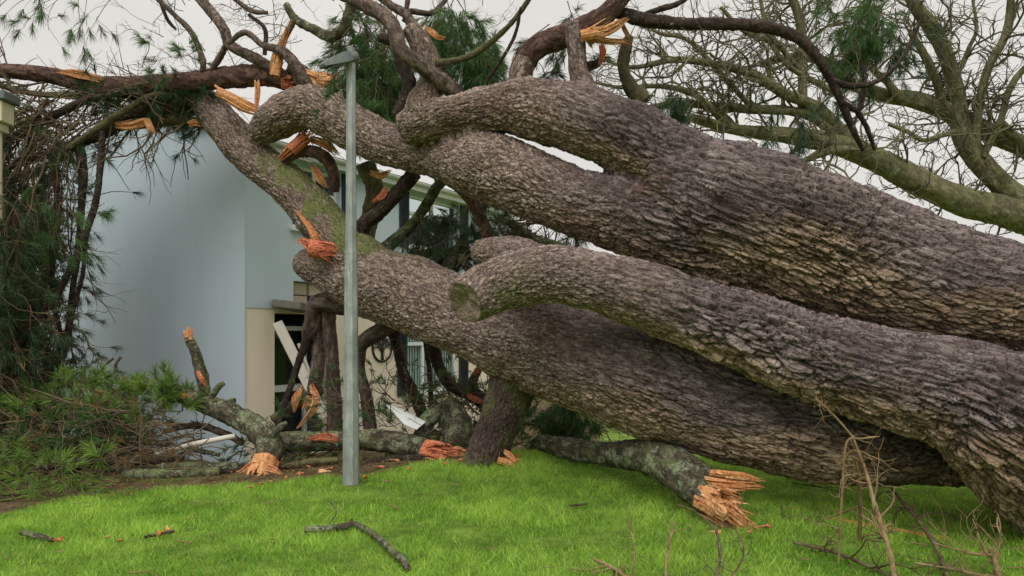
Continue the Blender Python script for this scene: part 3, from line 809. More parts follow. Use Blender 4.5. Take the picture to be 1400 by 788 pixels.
# ---------------------------------------------------------------- the fallen pine
pine = thing('fallen_pine', 'huge fallen pine with forked bark covered trunk lying against the house', 'tree', P(1600, 500, 6.1) * np.array((1, 1, 0)))
LIMBS = {
 'main': [(905, 262, 140, 7.6), (960, 274, 168, 7.4), (1010, 294, 184, 7.2), (1100, 328, 190, 7.05), (1200, 365, 180, 7.0), (1300, 397, 170, 6.95), (1400, 415, 158, 6.9), (1500, 450, 180, 6.7), (1590, 520, 240, 6.3)],
 'A': [(552, 178, 46, 8.7), (580, 168, 54, 8.6), (620, 157, 58, 8.5), (680, 148, 66, 8.3), (735, 148, 81, 8.1), (790, 162, 92, 7.9), (850, 188, 99, 7.7), (915, 222, 108, 7.5), (1000, 262, 120, 7.25)],
 'B': [(350, 184, 30, 10.5), (368, 172, 46, 10.4), (395, 155, 54, 10.2), (430, 147, 58, 10.0), (480, 174, 60, 9.7), (540, 202, 56, 9.3), (600, 215, 60, 8.9), (636, 222, 84, 8.6), (668, 230, 96, 8.4), (720, 250, 91, 8.15), (790, 276, 94, 7.85), (870, 296, 104, 7.55), (950, 320, 118, 7.3), (1040, 342, 130, 7.1)],
 'C': [(634, 414, 62, 6.85), (658, 400, 68, 6.98), (695, 383, 74, 7.08), (740, 378, 82, 7.1), (800, 385, 84, 7.0), (900, 411, 90, 6.8), (1000, 446, 102, 6.6), (1100, 482, 120, 6.4), (1200, 512, 132, 6.2), (1300, 540, 152, 6.05), (1365, 570, 190, 5.95), (1430, 605, 228, 5.95), (1500, 635, 260, 6.0), (1580, 640, 290, 6.15)],
 'C2': [(655, 345, 34, 8.2), (690, 350, 48, 7.9), (760, 372, 60, 7.4)],
 'D': [(414, 358, 36, 10.8), (440, 366, 56, 10.6), (480, 378, 84, 10.3), (530, 393, 100, 9.9), (590, 415, 104, 9.4), (650, 442, 104, 8.9), (700, 465, 116, 8.5), (760, 483, 132, 8.15), (830, 503, 146, 7.8), (900, 525, 152, 7.5), (1000, 560, 150, 7.2), (1100, 584, 146, 7.0), (1200, 598, 128, 6.95), (1300, 610, 110, 6.95), (1430, 615, 130, 6.9), (1560, 620, 200, 6.5)],
 'E': [(545, 385, 56, 9.9), (505, 362, 66, 10.0), (470, 335, 66, 10.15), (425, 287, 62, 10.4), (383, 243, 56, 10.6), (335, 205, 50, 10.85), (303, 168, 46, 11.0), (278, 140, 40, 11.15), (250, 126, 28, 11.3)],
 'L': [(722, 478, 84, 8.5), (706, 515, 70, 8.5), (688, 560, 60, 8.5), (670, 605, 57, 8.5), (658, 645, 64, 8.5)],
 'K1': [(812, 135, 26, 8.0), (800, 118, 30, 8.05), (790, 100, 28, 8.1), (789, 70, 26, 8.15), (785, 44, 26, 8.2), (783, 32, 22, 8.2)],
 'K2': [(720, 130, 32, 8.2), (710, 105, 30, 8.25), (716, 85, 30, 8.3)],
 'K3': [(580, 168, 50, 8.6), (578, 145, 46, 8.6), (588, 118, 36, 8.6), (590, 92, 32, 8.6), (578, 66, 30, 8.6), (560, 38, 26, 8.6)],
}
CUR = []
for k, (nm, path) in enumerate(LIMBS.items()):
    r_, s_ = spline(px(path), 0.05)
    CUR.append((r_, s_) + frames(r_[:, :3]))
gs = []
for r_, s_, t_, n_, b_ in CUR:
    ring = 40; th = np.linspace(0, 2 * np.pi, ring, endpoint=False); m_ = len(r_)
    V = (r_[:, None, :3] + r_[:, 3][:, None, None] * (np.cos(th)[None, :, None] * n_[:, None] + np.sin(th)[None, :, None] * b_[:, None])).reshape(-1, 3)
    i = np.arange(m_ - 1)[:, None] * ring + np.arange(ring)[None]; j = np.arange(m_ - 1)[:, None] * ring + (np.arange(ring)[None] + 1) % ring
    Q = np.stack([i, j, j + ring, i + ring], 2).reshape(-1, 4)
    V = np.concatenate([V, r_[:1, :3] + t_[:1] * r_[0, 3] * (0.22 if len(gs) == 3 else -0.3), r_[-1:, :3] + t_[-1:] * r_[-1, 3] * 0.3])
    k = np.arange(ring); k2 = (k + 1) % ring
    T = np.concatenate([np.stack([np.full(ring, m_ * ring), k2, k], 1), np.stack([np.full(ring, m_ * ring + 1), (m_ - 1) * ring + k, (m_ - 1) * ring + k2], 1)])
    gs.append((V, Q, T, None))
g = merge(gs)
tmp_me = mesh('trunk_rough', g[0], g[1], g[2])
tmp = bpy.data.objects.new('trunk_rough', tmp_me); col.objects.link(tmp)
rm_ = tmp.modifiers.new('remesh', 'REMESH'); rm_.mode = 'VOXEL'; rm_.voxel_size = 0.0118
sm_ = tmp.modifiers.new('smooth', 'SMOOTH'); sm_.factor = 0.5; sm_.iterations = 14
dg = bpy.context.evaluated_depsgraph_get()
tm = bpy.data.meshes.new_from_object(tmp.evaluated_get(dg))
bpy.data.objects.remove(tmp); bpy.data.meshes.remove(tmp_me)
nv = len(tm.vertices)
V = np.empty(nv * 3, np.float32); tm.vertices.foreach_get('co', V); V = V.reshape(-1, 3)
NV = np.empty(nv * 3, np.float32); tm.vertices.foreach_get('normal', NV); NV = NV.reshape(-1, 3)
best = np.full(nv, 1e9, np.float32); S = np.zeros(nv, np.float32); TH = np.zeros(nv, np.float32); RD = np.zeros(nv, np.float32); LI = np.zeros(nv, np.int32)
for li, (r_, s_, t_, n_, b_) in enumerate(CUR):
    c = r_[:, :3].astype(np.float32); c2 = (c ** 2).sum(1); pad = 0.35 + r_[:, 3].max()
    idx = np.where(((V > c.min(0) - pad) & (V < c.max(0) + pad)).all(1))[0]
    for a in range(0, len(idx), 60000):
        ii = idx[a:a + 60000]; v = V[ii]
        d2 = (v ** 2).sum(1)[:, None] - 2 * v @ c.T + c2[None]
        k = np.argmin(d2, 1)
        d = np.sqrt(np.maximum(d2[np.arange(len(ii)), k], 0)) - r_[k, 3]
        rel = v - c[k]
        u = d < best[ii]
        w = ii[u]
        best[w] = d[u]; S[w] = (s_[k] + (rel * t_[k]).sum(1))[u] + li * 37.3
        TH[w] = np.arctan2((rel * b_[k]).sum(1), (rel * n_[k]).sum(1))[u]
        RD[w] = r_[k, 3][u]; LI[w] = li
RQ = np.round(RD * 4) / 4 + 0.12
hc, cc, ec = bark(S, TH, RQ, 0.23, 0.066, 21, 0.16)
hf, cf, ef = bark(S, TH, RQ, 0.10, 0.036, 43, 0.24)
hx, cx_, ex_ = bark(S, TH, RQ, 0.058, 0.023, 71, 0.3)
hl, cl_, el = bark(S, TH, RQ, 0.85, 0.13, 33, 0.10)                           # long furrows
gr = grain(S, TH, RQ, 90)
wc = np.clip((V[:, 0] - 0.2 + 0.5 * vnoise(V * 1.3, 8)) / 1.6, 0, 1)        # coarse plates towards the butt, fine flakes up the limbs
lump = fbm(V * 1.6, 5, 3) * 0.035 + fbm(V * 5.5, 9, 2) * 0.014
fl = np.clip(0.5 + 1.2 * fbm(V * 1.1, 77, 2), 0, 1)                          # where the plates are deep and where they are worn
knots = np.zeros(nv, np.float32)
for kx, ky, kY, kr, ka in ((862, 412, 6.45, 0.11, 0.05), (905, 235, 7.1, 0.16, 0.04), (1120, 468, 5.95, 0.13, 0.035), (620, 405, 9.0, 0.14, 0.035), (760, 150, 7.8, 0.12, 0.03), (980, 300, 6.75, 0.16, 0.03), (540, 195, 9.1, 0.12, 0.04), (1240, 360, 6.5, 0.15, 0.03), (700, 250, 7.9, 0.12, 0.035), (1010, 570, 6.6, 0.14, 0.035), (470, 385, 9.9, 0.13, 0.04), (830, 520, 7.3, 0.12, 0.03)):
    kd = np.linalg.norm(V - P(kx, ky, kY), axis=1) / kr
    knots += ka * np.exp(-kd ** 2) * (1 + 0.45 * np.cos(kd * 9)) - ka * 0.9 * np.exp(-(kd * 2.6) ** 2)
disp = knots + lump + wc * (0.6 + 0.8 * fl) * ((el - 1) * 0.016 + (cl_ - 0.5) * 0.010 + (hc - 0.5) * 0.034 + (ec - 1) * 0.013 + (hf - 0.5) * 0.010 + (hx - 0.5) * 0.004) + (1 - wc) * ((hf - 0.5) * 0.018 + (ef - 1) * 0.007 + (hx - 0.5) * 0.008) + gr * 0.0032
disp *= np.clip(RD / 0.25, 0.45, 1)
cap = np.clip(-(S - LI * 37.3) / 0.02, 0, 1) * np.isin(LI, [list(LIMBS).index(k) for k in 'BCDE'])
kc = LI == list(LIMBS).index('C')
cap[kc] = np.maximum(cap[kc], np.clip((-(NV[kc] @ CUR[3][2][0]) - 0.35) / 0.3, 0, 1) * (S[kc] - 3 * 37.3 < 0.3))                               # broken ends: rough wood instead of bark plates
disp = disp * (1 - cap) + cap * (fbm(V * 14, 61, 3) * 0.022)
V2 = V + NV * disp[:, None]
mn0 = fbm(V * 9, 66, 3)
tone = np.clip((1 - cap) * (wc * (0.4 * cc + 0.25 * cl_ + 0.25 * cf + 0.1 * cx_) + (1 - wc) * (0.5 * cf + 0.5 * cx_) + 0.12 * gr) + cap * (0.4 + 0.3 * mn0), 0, 1)
edge = cap + (1 - cap) * wc * np.minimum(np.minimum(ec, 0.25 + 0.75 * el), 0.4 + 0.6 * ef) + (1 - cap) * (1 - wc) * np.minimum(ef, 0.4 + 0.6 * ex_)
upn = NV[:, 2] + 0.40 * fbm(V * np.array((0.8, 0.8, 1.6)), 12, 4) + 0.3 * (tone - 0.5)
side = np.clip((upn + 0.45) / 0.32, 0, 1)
names = list(LIMBS)
sl = S - LI * 37.3
mossy = np.zeros(nv, np.float32)
mn = fbm(V * 4.5, 55, 4)
k = LI == names.index('E')
mossy[k] = (np.clip((NV[k, 2] * 0.9 + 0.5 * NV[k, 0] + mn[k] * 0.9 - 0.15) / 0.5, 0, 1) * np.clip(sl[k] / 0.5, 0, 1) * np.clip((3.0 - sl[k]) / 0.8, 0, 1)) * 0.75
k = LI == names.index('C')
mossy[k] = np.clip((1.0 - sl[k]) / 0.7, 0, 1) * np.clip((0.05 - NV[k, 2] + mn[k]) / 0.6, 0, 1) * 0.45
mossy[k] *= 1 - 0.7 * cap[k]
k = LI == names.index('D')
mossy[k] = np.clip((NV[k, 2] - 0.55 + mn[k] * 0.6) / 0.4, 0, 1) * np.clip((2.6 - sl[k]) / 1.2, 0, 1) * 0.4
k = LI == names.index('L')
mossy[k] = np.clip((mn[k] + 0.1) / 0.6, 0, 1) * 0.45
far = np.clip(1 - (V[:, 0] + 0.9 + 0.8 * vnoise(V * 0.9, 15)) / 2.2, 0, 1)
tm.vertices.foreach_set('co', (V2 - np.array(pine.location, np.float32)).astype(np.float32).ravel())
tm.polygons.foreach_set('use_smooth', np.ones(len(tm.polygons), bool))
k = LI == names.index('L'); tone[k] *= 0.3; far[k] = 0.25; side[k] = 0.8  # prop leg: darker bark, with the shade it lies in also put into the tone
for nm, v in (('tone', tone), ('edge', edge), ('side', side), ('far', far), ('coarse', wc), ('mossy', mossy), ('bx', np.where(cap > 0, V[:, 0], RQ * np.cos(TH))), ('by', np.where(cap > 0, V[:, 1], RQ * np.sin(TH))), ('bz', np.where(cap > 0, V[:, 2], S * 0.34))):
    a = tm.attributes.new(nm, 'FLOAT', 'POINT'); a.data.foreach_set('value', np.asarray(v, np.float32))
tm.update(); tm.name = 'trunk'
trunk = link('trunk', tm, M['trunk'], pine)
print('trunk verts', nv)

SEED = [100]
def limb(path, mat='bark', name='limb', parent=None, **kw):
    SEED[0] += 1
    return obj(name, tube(px(path), seed=SEED[0], **kw), M[mat], parent or pine)

for mat, path in (
    # arching and snapped limbs on top of the trunk
    ('red', [(712, 112, 34, 8.25), (718, 85, 32, 8.3), (738, 62, 31, 8.3), (770, 50, 30, 8.3), (805, 36, 29, 8.2), (835, 14, 26, 8.1), (862, -20, 24, 8.0)]),
    ('bark', [(838, -15, 20, 8.1), (838, 10, 18, 8.1), (828, 26, 16, 8.1), (812, 38, 12, 8.15)]),
    ('dark', [(842, 16, 15, 8.2), (880, 27, 20, 8.1), (930, 33, 18, 8.0), (990, 33, 17, 7.9), (1045, 37, 16, 7.8), (1090, 52, 15, 7.8), (1122, 85, 13, 7.8), (1145, 128, 11, 7.9), (1165, 175, 9, 8.0), (1180, 205, 6, 8.1)]),
    ('dark', [(880, 20, 7, 8.3), (905, 12, 8, 8.3), (925, 6, 7, 8.3), (945, -6, 6, 8.3)]),
    ('mossy', [(880, 140, 26, 8.5), (862, 118, 20, 8.5), (852, 95, 16, 8.5), (855, 70, 17, 8.5), (860, 50, 12, 8.5)]),
    ('dark', [(795, 92, 14, 8.3), (815, 88, 12, 8.35), (824, 78, 8, 8.4)]),
    ('dark', [(1138, 112, 10, 7.85), (1170, 118, 8, 7.9), (1205, 108, 6, 7.95), (1240, 70, 5, 8.0), (1262, 20, 4, 8.0)]),
    ('dark', [(1150, 140, 9, 7.9), (1172, 150, 8, 8.0), (1180, 130, 7, 8.0), (1182, 90, 6, 8.0)]),
    ('dark', [(1172, 152, 8, 8.0), (1185, 175, 7, 8.1), (1196, 205, 5, 8.2)]),
    # crossing limb and the snapped upright behind it
    ('bark', [(640, 148, 26, 8.7), (612, 118, 24, 8.55), (575, 90, 22, 8.35), (548, 68, 21, 8.25), (541, 45, 20, 8.3), (528, 24, 20, 8.4), (500, 8, 20, 8.5), (462, -12, 18, 8.6)]),
    ('dark', [(545, 160, 20, 8.9), (560, 115, 18, 8.9), (548, 85, 18, 9.0), (545, 60, 18, 9.0), (520, 52, 12, 9.1)]),
    ('bark', [(575, 60, 16, 8.6), (556, 22, 13, 8.7), (535, 8, 11, 8.8), (510, -10, 9, 8.9)]),
    ('mossy', [(596, 87, 9, 8.5), (640, 78, 9, 8.4), (680, 50, 8, 8.3), (705, 25, 7, 8.2), (728, -8, 7, 8.1)]),
    ('dark', [(665, 112, 5, 8.3), (690, 75, 5, 8.2), (705, 45, 5, 8.2), (712, 10, 4, 8.1)]),
    ('bark', [(552, 30, 6, 8.8), (560, 16, 8, 8.8), (590, 18, 7, 8.9), (610, 0, 6, 9.0)]),
    ('bark', [(555, 22, 5, 8.8), (558, -8, 9, 8.8)]),
    # big pale and red limb over the roof
    ('red', [(-30, 96, 18, 11.2), (20, 98, 20, 11.2), (75, 104, 22, 11.2), (130, 117, 25, 11.1), (190, 117, 26, 11.0), (250, 113, 27, 10.9), (320, 106, 29, 10.7), (370, 104, 28, 10.5), (398, 112, 28, 10.4)]),
    ('bark', [(440, 135, 42, 10.2), (425, 118, 36, 10.2), (410, 100, 26, 10.3), (398, 94, 16, 10.4)]),
    ('bark', [(425, 120, 16, 10.0), (392, 75, 14, 10.0), (360, 62, 9, 10.1), (335, 45, 8, 10.2), (312, 60, 6, 10.3)]),
    ('bark', [(382, 98, 13, 10.3), (345, 78, 14, 10.4), (315, 62, 14, 10.5), (306, 40, 14, 10.5), (285, 12, 13, 10.6), (262, -12, 12, 10.7)]),
    ('bark', [(278, 98, 9, 10.7), (276, 78, 8, 10.7), (262, 45, 8, 10.8), (240, 22, 7, 10.8), (208, -8, 6, 10.8)]),
    ('bark', [(309, 62, 9, 10.5), (300, 80, 8, 10.6), (288, 98, 7, 10.7)]),
    ('lichen', [(391, 6, 9, 10.1), (404, 26, 11, 10.1), (428, 40, 13, 10.0), (452, 50, 15, 9.9), (468, 42, 15, 9.8), (476, 22, 14, 9.7), (484, -6, 14, 9.6)]),
    ('mossy', [(404, 24, 9, 10.1), (390, 52, 8, 10.1), (376, 84, 7, 10.2)]),
    ('dark', [(340, 20, 5, 10.4), (362, 40, 6, 10.4), (362, 75, 6, 10.4)]),
    ('bark', [(312, -8, 6, 10.6), (342, 14, 7, 10.6), (366, 18, 5, 10.6)]),
    ('dark', [(215, -10, 5, 10.9), (228, 25, 5, 10.9), (240, 40, 4, 10.9)]),
    # criss-crossing limbs piled on the gable
    ('lichen', [(-30, 108, 8, 11.3), (40, 127, 8, 11.2), (90, 130, 9, 11.2), (150, 128, 10, 11.2), (210, 136, 12, 11.2), (262, 145, 14, 11.2)]),
    ('dark', [(-20, 205, 8, 11.2), (40, 178, 9, 11.1), (90, 150, 10, 11.0), (130, 132, 11, 11.0), (165, 120, 10, 11.0)]),
    ('mossy', [(92, 204, 9, 10.7), (130, 178, 9, 10.7), (170, 152, 9, 10.8), (212, 130, 9, 10.9), (255, 132, 8, 11.0)]),
    ('dark', [(-20, 240, 8, 10.9), (35, 222, 9, 10.9), (80, 205, 12, 10.9), (115, 192, 15, 10.9), (148, 178, 18, 10.9), (172, 158, 18, 11.0), (220, 148, 20, 11.1), (268, 150, 18, 11.2)]),
    ('mossy', [(145, 176, 10, 11.0), (185, 170, 14, 11.0), (235, 164, 15, 11.1), (285, 170, 14, 11.1)]),
    ('red', [(180, 152, 12, 11.3), (230, 146, 14, 11.3), (285, 140, 14, 11.3)]),
    ('dark', [(105, 188, 14, 10.8), (111, 215, 14, 10.8), (113, 250, 12, 10.8), (110, 300, 9, 10.8), (106, 350, 8, 10.8), (96, 420, 7, 10.7), (88, 490, 6, 10.6)]),
    ('dark', [(140, 180, 8, 10.7), (138, 215, 9, 10.7), (132, 270, 9, 10.6), (115, 325, 9, 10.6), (88, 385, 9, 10.5), (62, 425, 8, 10.4), (40, 452, 7, 10.3)]),
    ('dark', [(72, 205, 8, 10.9), (78, 260, 8, 10.8), (76, 330, 7, 10.7), (70, 395, 7, 10.6), (84, 460, 6, 10.6)]),
    ('dark', [(118, 330, 5, 10.7), (112, 380, 6, 10.6), (100, 425, 6, 10.6), (90, 480, 5, 10.5)]),
    # under the trunk: hooked and propping limbs in front of the house
    ('red', [(388, 222, 13, 10.4), (402, 210, 16, 10.35), (425, 207, 17, 10.3), (446, 218, 17, 10.3), (456, 238, 15, 10.35), (458, 262, 12, 10.4)]),
    ('dark', [(566, 238, 22, 9.4), (545, 262, 20, 9.6), (520, 290, 19, 9.8), (498, 306, 20, 10.0), (492, 330, 24, 10.1), (496, 352, 28, 10.1)]),
    ('mossy', [(500, 225, 26, 10.2), (512, 262, 24, 10.4), (505, 300, 22, 10.6), (500, 345, 20, 10.6)]),
    ('lichen', [(612, 242, 13, 9.6), (596, 258, 14, 9.7), (580, 285, 14, 9.9), (560, 310, 15, 10.0), (538, 330, 17, 10.1), (515, 348, 18, 10.1)]),
    ('red', [(596, 240, 16, 9.0), (622, 250, 18, 9.0), (642, 270, 18, 9.0), (657, 298, 17, 9.0), (668, 325, 16, 9.0), (670, 350, 14, 9.0)]),
    ('bark', [(505, 420, 30, 10.4), (470, 417, 28, 10.6), (438, 414, 25, 10.8), (431, 422, 24, 10.9), (428, 445, 26, 11.0), (424, 462, 24, 11.1)]),
    ('bark', [(432, 440, 20, 11.0), (436, 470, 18, 11.1), (434, 505, 19, 11.1), (428, 540, 18, 11.2), (420, 556, 12, 11.2)]),
    ('bark', [(450, 418, 20, 10.8), (451, 450, 18, 10.9), (455, 500, 19, 10.9), (457, 550, 20, 10.9), (458, 612, 22, 10.9)]),
    ('dark', [(426, 450, 16, 11.0), (412, 485, 10, 11.0), (400, 520, 9, 11.0), (388, 555, 9, 10.9), (378, 590, 8, 10.8)]),
    ('mossy', [(440, 532, 14, 11.2), (415, 546, 15, 11.2), (395, 560, 15, 11.1), (372, 574, 12, 11.0)]),
    ('bark', [(565, 425, 28, 9.9), (545, 437, 25, 10.0), (518, 454, 22, 10.2), (494, 472, 19, 10.4), (492, 505, 15, 10.5), (500, 540, 16, 10.5), (505, 575, 18, 10.5), (508, 610, 18, 10.5)]),
    ('dark', [(538, 445, 14, 10.6), (543, 475, 13, 10.6), (551, 508, 14, 10.6), (565, 538, 16, 10.6), (577, 568, 17, 10.6), (580, 605, 18, 10.5)]),
    ('dark', [(580, 455, 7, 10.8), (584, 485, 7, 10.8), (588, 515, 7, 10.8), (590, 560, 6, 10.8)]),
    ('dark', [(590, 450, 17, 10.3), (594, 480, 16, 10.3), (602, 506, 16, 10.3), (618, 528, 16, 10.3), (640, 540, 14, 10.3), (656, 548, 9, 10.3)]),
    ('bark', [(638, 540, 15, 10.3), (646, 522, 13, 10.3), (656, 503, 8, 10.3)]),
    ('dark', [(640, 538, 20, 10.3), (655, 545, 20, 10.3), (665, 560, 18, 10.3), (668, 590, 16, 10.2)]),
    ):
    limb(path, mat)

# torn wood on the pine
def torn(path=None, end=None, mat='wood', parent=None, flat=0.35):
    gs = []
    if path: gs.append(torn_slab(path, flat, random.randint(0, 99)))
    if end:
        x, y, Y, dx, dy, dY, rad, L, n = end
        gs.append(torn_end(P(x, y, Y), P(x + dx, y + dy, Y + dY) - P(x, y, Y), rad / FPX * Y, L / FPX * Y, n))
    return obj('torn_wood', merge(gs), M[mat], parent or pine, smooth=False)
torn([(300, 124, 10, 10.5), (320, 138, 17, 10.4), (345, 150, 17, 10.35), (372, 156, 9, 10.3)], (318, 135, 10.4, 30, 14, 0, 7, 40, 8))
torn(None, (398, 114, 10.35, 10, 4, -0.1, 12, 16, 26), 'wood_red')
torn([(412, 97, 8, 10.05), (428, 104, 17, 10.0), (446, 112, 20, 9.95), (462, 116, 12, 9.95)], (446, 110, 9.95, 10, 3, -0.1, 10, 22, 22))
torn([(84, 98, 6, 11.05), (105, 101, 12, 10.98), (128, 106, 10, 10.95), (148, 112, 5, 10.95)])
torn([(376, 98, 16, 10.15), (378, 80, 16, 10.1), (388, 55, 9, 10.05), (396, 30, 4, 10.0)], (380, 85, 10.1, 6, -30, 0, 7, 36, 10))
torn([(352, 112, 8, 10.3), (352, 128, 8, 10.25), (350, 150, 4, 10.2)])
torn([(150, 170, 8, 10.9), (175, 172, 12, 10.85), (200, 166, 12, 10.85), (208, 178, 7, 10.8)], (204, 172, 10.85, 6, 14, 0, 5, 16, 9))
torn([(258, 170, 8, 10.95), (268, 168, 10, 10.95), (278, 171, 6, 10.95)])
torn([(385, 215, 8, 10.25), (402, 200, 15, 10.2), (420, 190, 12, 10.15), (426, 180, 6, 10.1)], (410, 195, 10.2, 16, -14, 0, 9, 30, 18), 'wood_red')
torn([(425, 190, 10, 10.25), (445, 198, 12, 10.2), (462, 212, 6, 10.15)])
torn([(428, 228, 10, 10.45), (436, 242, 12, 10.4), (446, 256, 6, 10.4)], None, 'wood')
# wound where the limb meets the lower trunk
torn([(413, 330, 10, 10.05), (432, 338, 26, 9.95), (452, 340, 24, 9.9), (472, 346, 8, 9.85)], (440, 343, 9.9, 18, 3, 0, 12, 30, 26), 'wood_red')
torn([(408, 292, 5, 10.1), (422, 310, 10, 10.0), (432, 326, 14, 9.95), (440, 336, 10, 9.92)])
torn([(508, 236, 7, 9.98), (520, 240, 9, 9.95), (534, 234, 5, 9.9)], None)
torn([(528, 258, 8, 9.62), (522, 268, 10, 9.58), (510, 276, 5, 9.6)], None, 'wood_red')
torn([(606, 52, 6, 8.35), (598, 50, 9, 8.32), (590, 44, 9, 8.35), (582, 38, 5, 8.4)])
torn([(808, 44, 14, 8.0), (825, 44, 15, 7.98), (842, 36, 13, 8.0), (856, 26, 6, 8.0)], (812, 46, 8.0, 30, -6, 0, 8, 34, 12))
torn([(805, 52, 12, 8.1), (830, 56, 9, 8.1), (852, 58, 8, 8.15), (862, 60, 5, 8.2)], (808, 50, 8.1, 3, 10, 0, 9, 18, 12))
torn([(822, 60, 8, 8.2), (824, 75, 9, 8.2), (820, 88, 5, 8.2)], None, 'wood_red')
torn([(860, 52, 7, 8.3), (852, 36, 6, 8.3), (846, 20, 3, 8.3)])
torn(None, (420, 552, 11.1, -8, 14, -0.1, 7, 16, 14))
torn([(426, 530, 9, 11.0), (432, 546, 12, 10.95), (424, 566, 10, 10.9), (408, 584, 5, 10.85)])
torn([(412, 530, 6, 11.0), (406, 545, 12, 10.95), (402, 562, 5, 10.95)])
torn([(640, 540, 8, 10.1), (650, 546, 9, 10.1), (662, 550, 5, 10.1)], None, 'wood_red')
torn([(648, 512, 7, 10.15), (654, 504, 8, 10.15), (660, 498, 4, 10.15)], None, 'wood_red')
torn([(690, 618, 8, 8.35), (697, 624, 12, 8.3), (704, 632, 8, 8.25)], (692, 632, 8.3, 18, 4, 0, 5, 22, 9))

# twigs and needles of the pine
tw, tips, tips_dark, tips_dry = [], [], [], []
def spray(n, x0, x1, y0, y1, Y0, Y1, ang, dang, L0, L1, w, level=1, pull=(0, 0, 0), tip=None, kids=4, out=None, wander=0.22):
    for _ in range(n):
        Y = random.uniform(Y0, Y1); x = random.uniform(x0, x1); y = random.uniform(y0, y1)
        a = R(random.gauss(ang, dang))
        d = unit((math.cos(a), random.gauss(0, 0.35), -math.sin(a)))
        twig_tree(P(x, y, Y), d, random.uniform(L0, L1), w * random.uniform(0.6, 1.2), level, out if out is not None else tw, wander, kids, pull, tip)
spray(26, -60, 25, 255, 400, 9.2, 9.75, 100, 30, 0.4, 1.0, 0.011, 1, (0, 0, -.06), tips_dark, 7)
spray(26, -60, 30, 380, 480, 9.2, 9.75, 100, 40, 0.4, 0.9, 0.011, 1, (0, 0, -.02), tips_dark, 8)
# dir angle: 0 right, 90 down, 180 left, 270 up in the picture
spray(120, -20, 255, 112, 178, 10.7, 11.6, 160, 28, 0.5, 1.3, 0.015, 1, kids=5)
spray(40, 150, 300, 118, 172, 10.7, 11.5, 185, 30, 0.2, 0.6, 0.014, 1, tip=tips_dark, kids=4)
spray(18, -20, 150, 120, 200, 10.7, 11.6, 150, 40, 0.4, 0.9, 0.012, 1, tip=tips, kids=5)
spray(40, -20, 100, 150, 230, 10.5, 11.2, 145, 30, 0.5, 1.2, 0.012, 1, tip=tips_dark)
spray(70, -30, 85, 150, 300, 10.4, 11.6, 112, 18, 0.8, 2.0, 0.014, 1, (-.05, 0, -.10), tips_dark, 7)
spray(60, -20, 110, 150, 330, 10.4, 11.6, 108, 25, 0.6, 1.6, 0.013, 1, (-.05, 0, -.08), None, 6)
spray(40, -20, 100, 330, 480, 10.2, 11.2, 120, 40, 0.5, 1.1, 0.012, 1, (-.03, 0, -.03), None, 7)
spray(70, -40, 60, 180, 330, 11.0, 12.4, 100, 30, 0.6, 1.6, 0.013, 1, (-.03, 0, -.06), tips_dark, 8)
spray(80, -40, 90, 280, 440, 10.2, 11.2, 110, 30, 0.6, 1.5, 0.013, 1, (-.04, 0, -.06), tips_dark, 8)
spray(90, -40, 95, 390, 500, 10.3, 12.4, 130, 50, 0.4, 1.0, 0.012, 1, (-.02, 0, -.02), tips_dark, 9)
spray(12, 70, 120, 300, 440, 10.4, 10.8, 90, 40, 0.25, 0.6, 0.007, 1, (0, 0, -.05))
spray(16, 0, 90, 250, 310, 10.1, 10.7, 60, 50, 0.3, 0.7, 0.008, 1, (0, 0, -.1), tips, 5)
spray(10, 100, 400, 90, 105, 10.6, 11.1, 270, 35, 0.15, 0.5, 0.007, 1)
spray(26, 180, 400, 0, 80, 10.4, 10.9, 230, 60, 0.25, 0.75, 0.007, 2, kids=3)
spray(6, 225, 275, 78, 98, 10.7, 10.9, 215, 30, 0.25, 0.45, 0.006, 1, tip=tips, kids=4)
spray(7, 60, 180, -18, 4, 10.4, 10.9, 160, 40, 0.35, 0.8, 0.008, 1, (0, 0, -.12), tips, 4)
spray(44, 462, 545, -10, 110, 9.8, 10.8, 95, 35, 0.35, 0.9, 0.009, 1, (0, 0, -.16), tips, 8)
spray(34, 480, 560, 50, 150, 9.8, 10.6, 95, 35, 0.3, 0.6, 0.008, 1, (0, 0, -.16), tips, 9)
spray(24, 590, 640, -10, 80, 8.9, 9.7, 80, 35, 0.3, 0.7, 0.008, 1, (0, 0, -.16), tips, 7)
spray(16, 650, 682, 45, 90, 8.6, 9.0, 90, 20, 0.2, 0.4, 0.007, 1, (0, 0, -.2), tips, 9)
spray(10, 735, 800, 0, 90, 8.5, 9.3, 100, 40, 0.25, 0.55, 0.007, 1, (0, 0, -.14), tips_dark, 5)
spray(14, 380, 720, -15, 60, 8.8, 9.8, 200, 70, 0.3, 0.8, 0.007, 2, kids=3)
spray(20, 1165, 1215, -20, 30, 9.8, 10.4, 120, 30, 0.3, 0.7, 0.008, 1, (0, 0, -.12), tips, 7)
spray(12, 1195, 1240, 10, 50, 9.8, 10.4, 80, 25, 0.3, 0.7, 0.008, 1, (0, 0, -.14), tips_dark, 6)
spray(7, 1160, 1180, 40, 70, 9.8, 10.4, 130, 30, 0.2, 0.5, 0.008, 1, (0, 0, -.14), tips, 6)
spray(8, 1080, 1150, 130, 185, 9.2, 10, 120, 40, 0.25, 0.5, 0.007, 1, (0, 0, -.1), tips_dark, 5)
spray(10, 1120, 1190, 90, 200, 8.2, 9.0, 250, 60, 0.3, 0.8, 0.007, 1)
spray(6, 920, 940, 112, 150, 8.3, 8.6, 95, 30, 0.15, 0.3, 0.006, 1, (0, 0, -.1), tips_dark, 5)
spray(26, 850, 1120, 20, 60, 7.9, 8.6, 100, 50, 0.2, 0.6, 0.007, 1, kids=3)
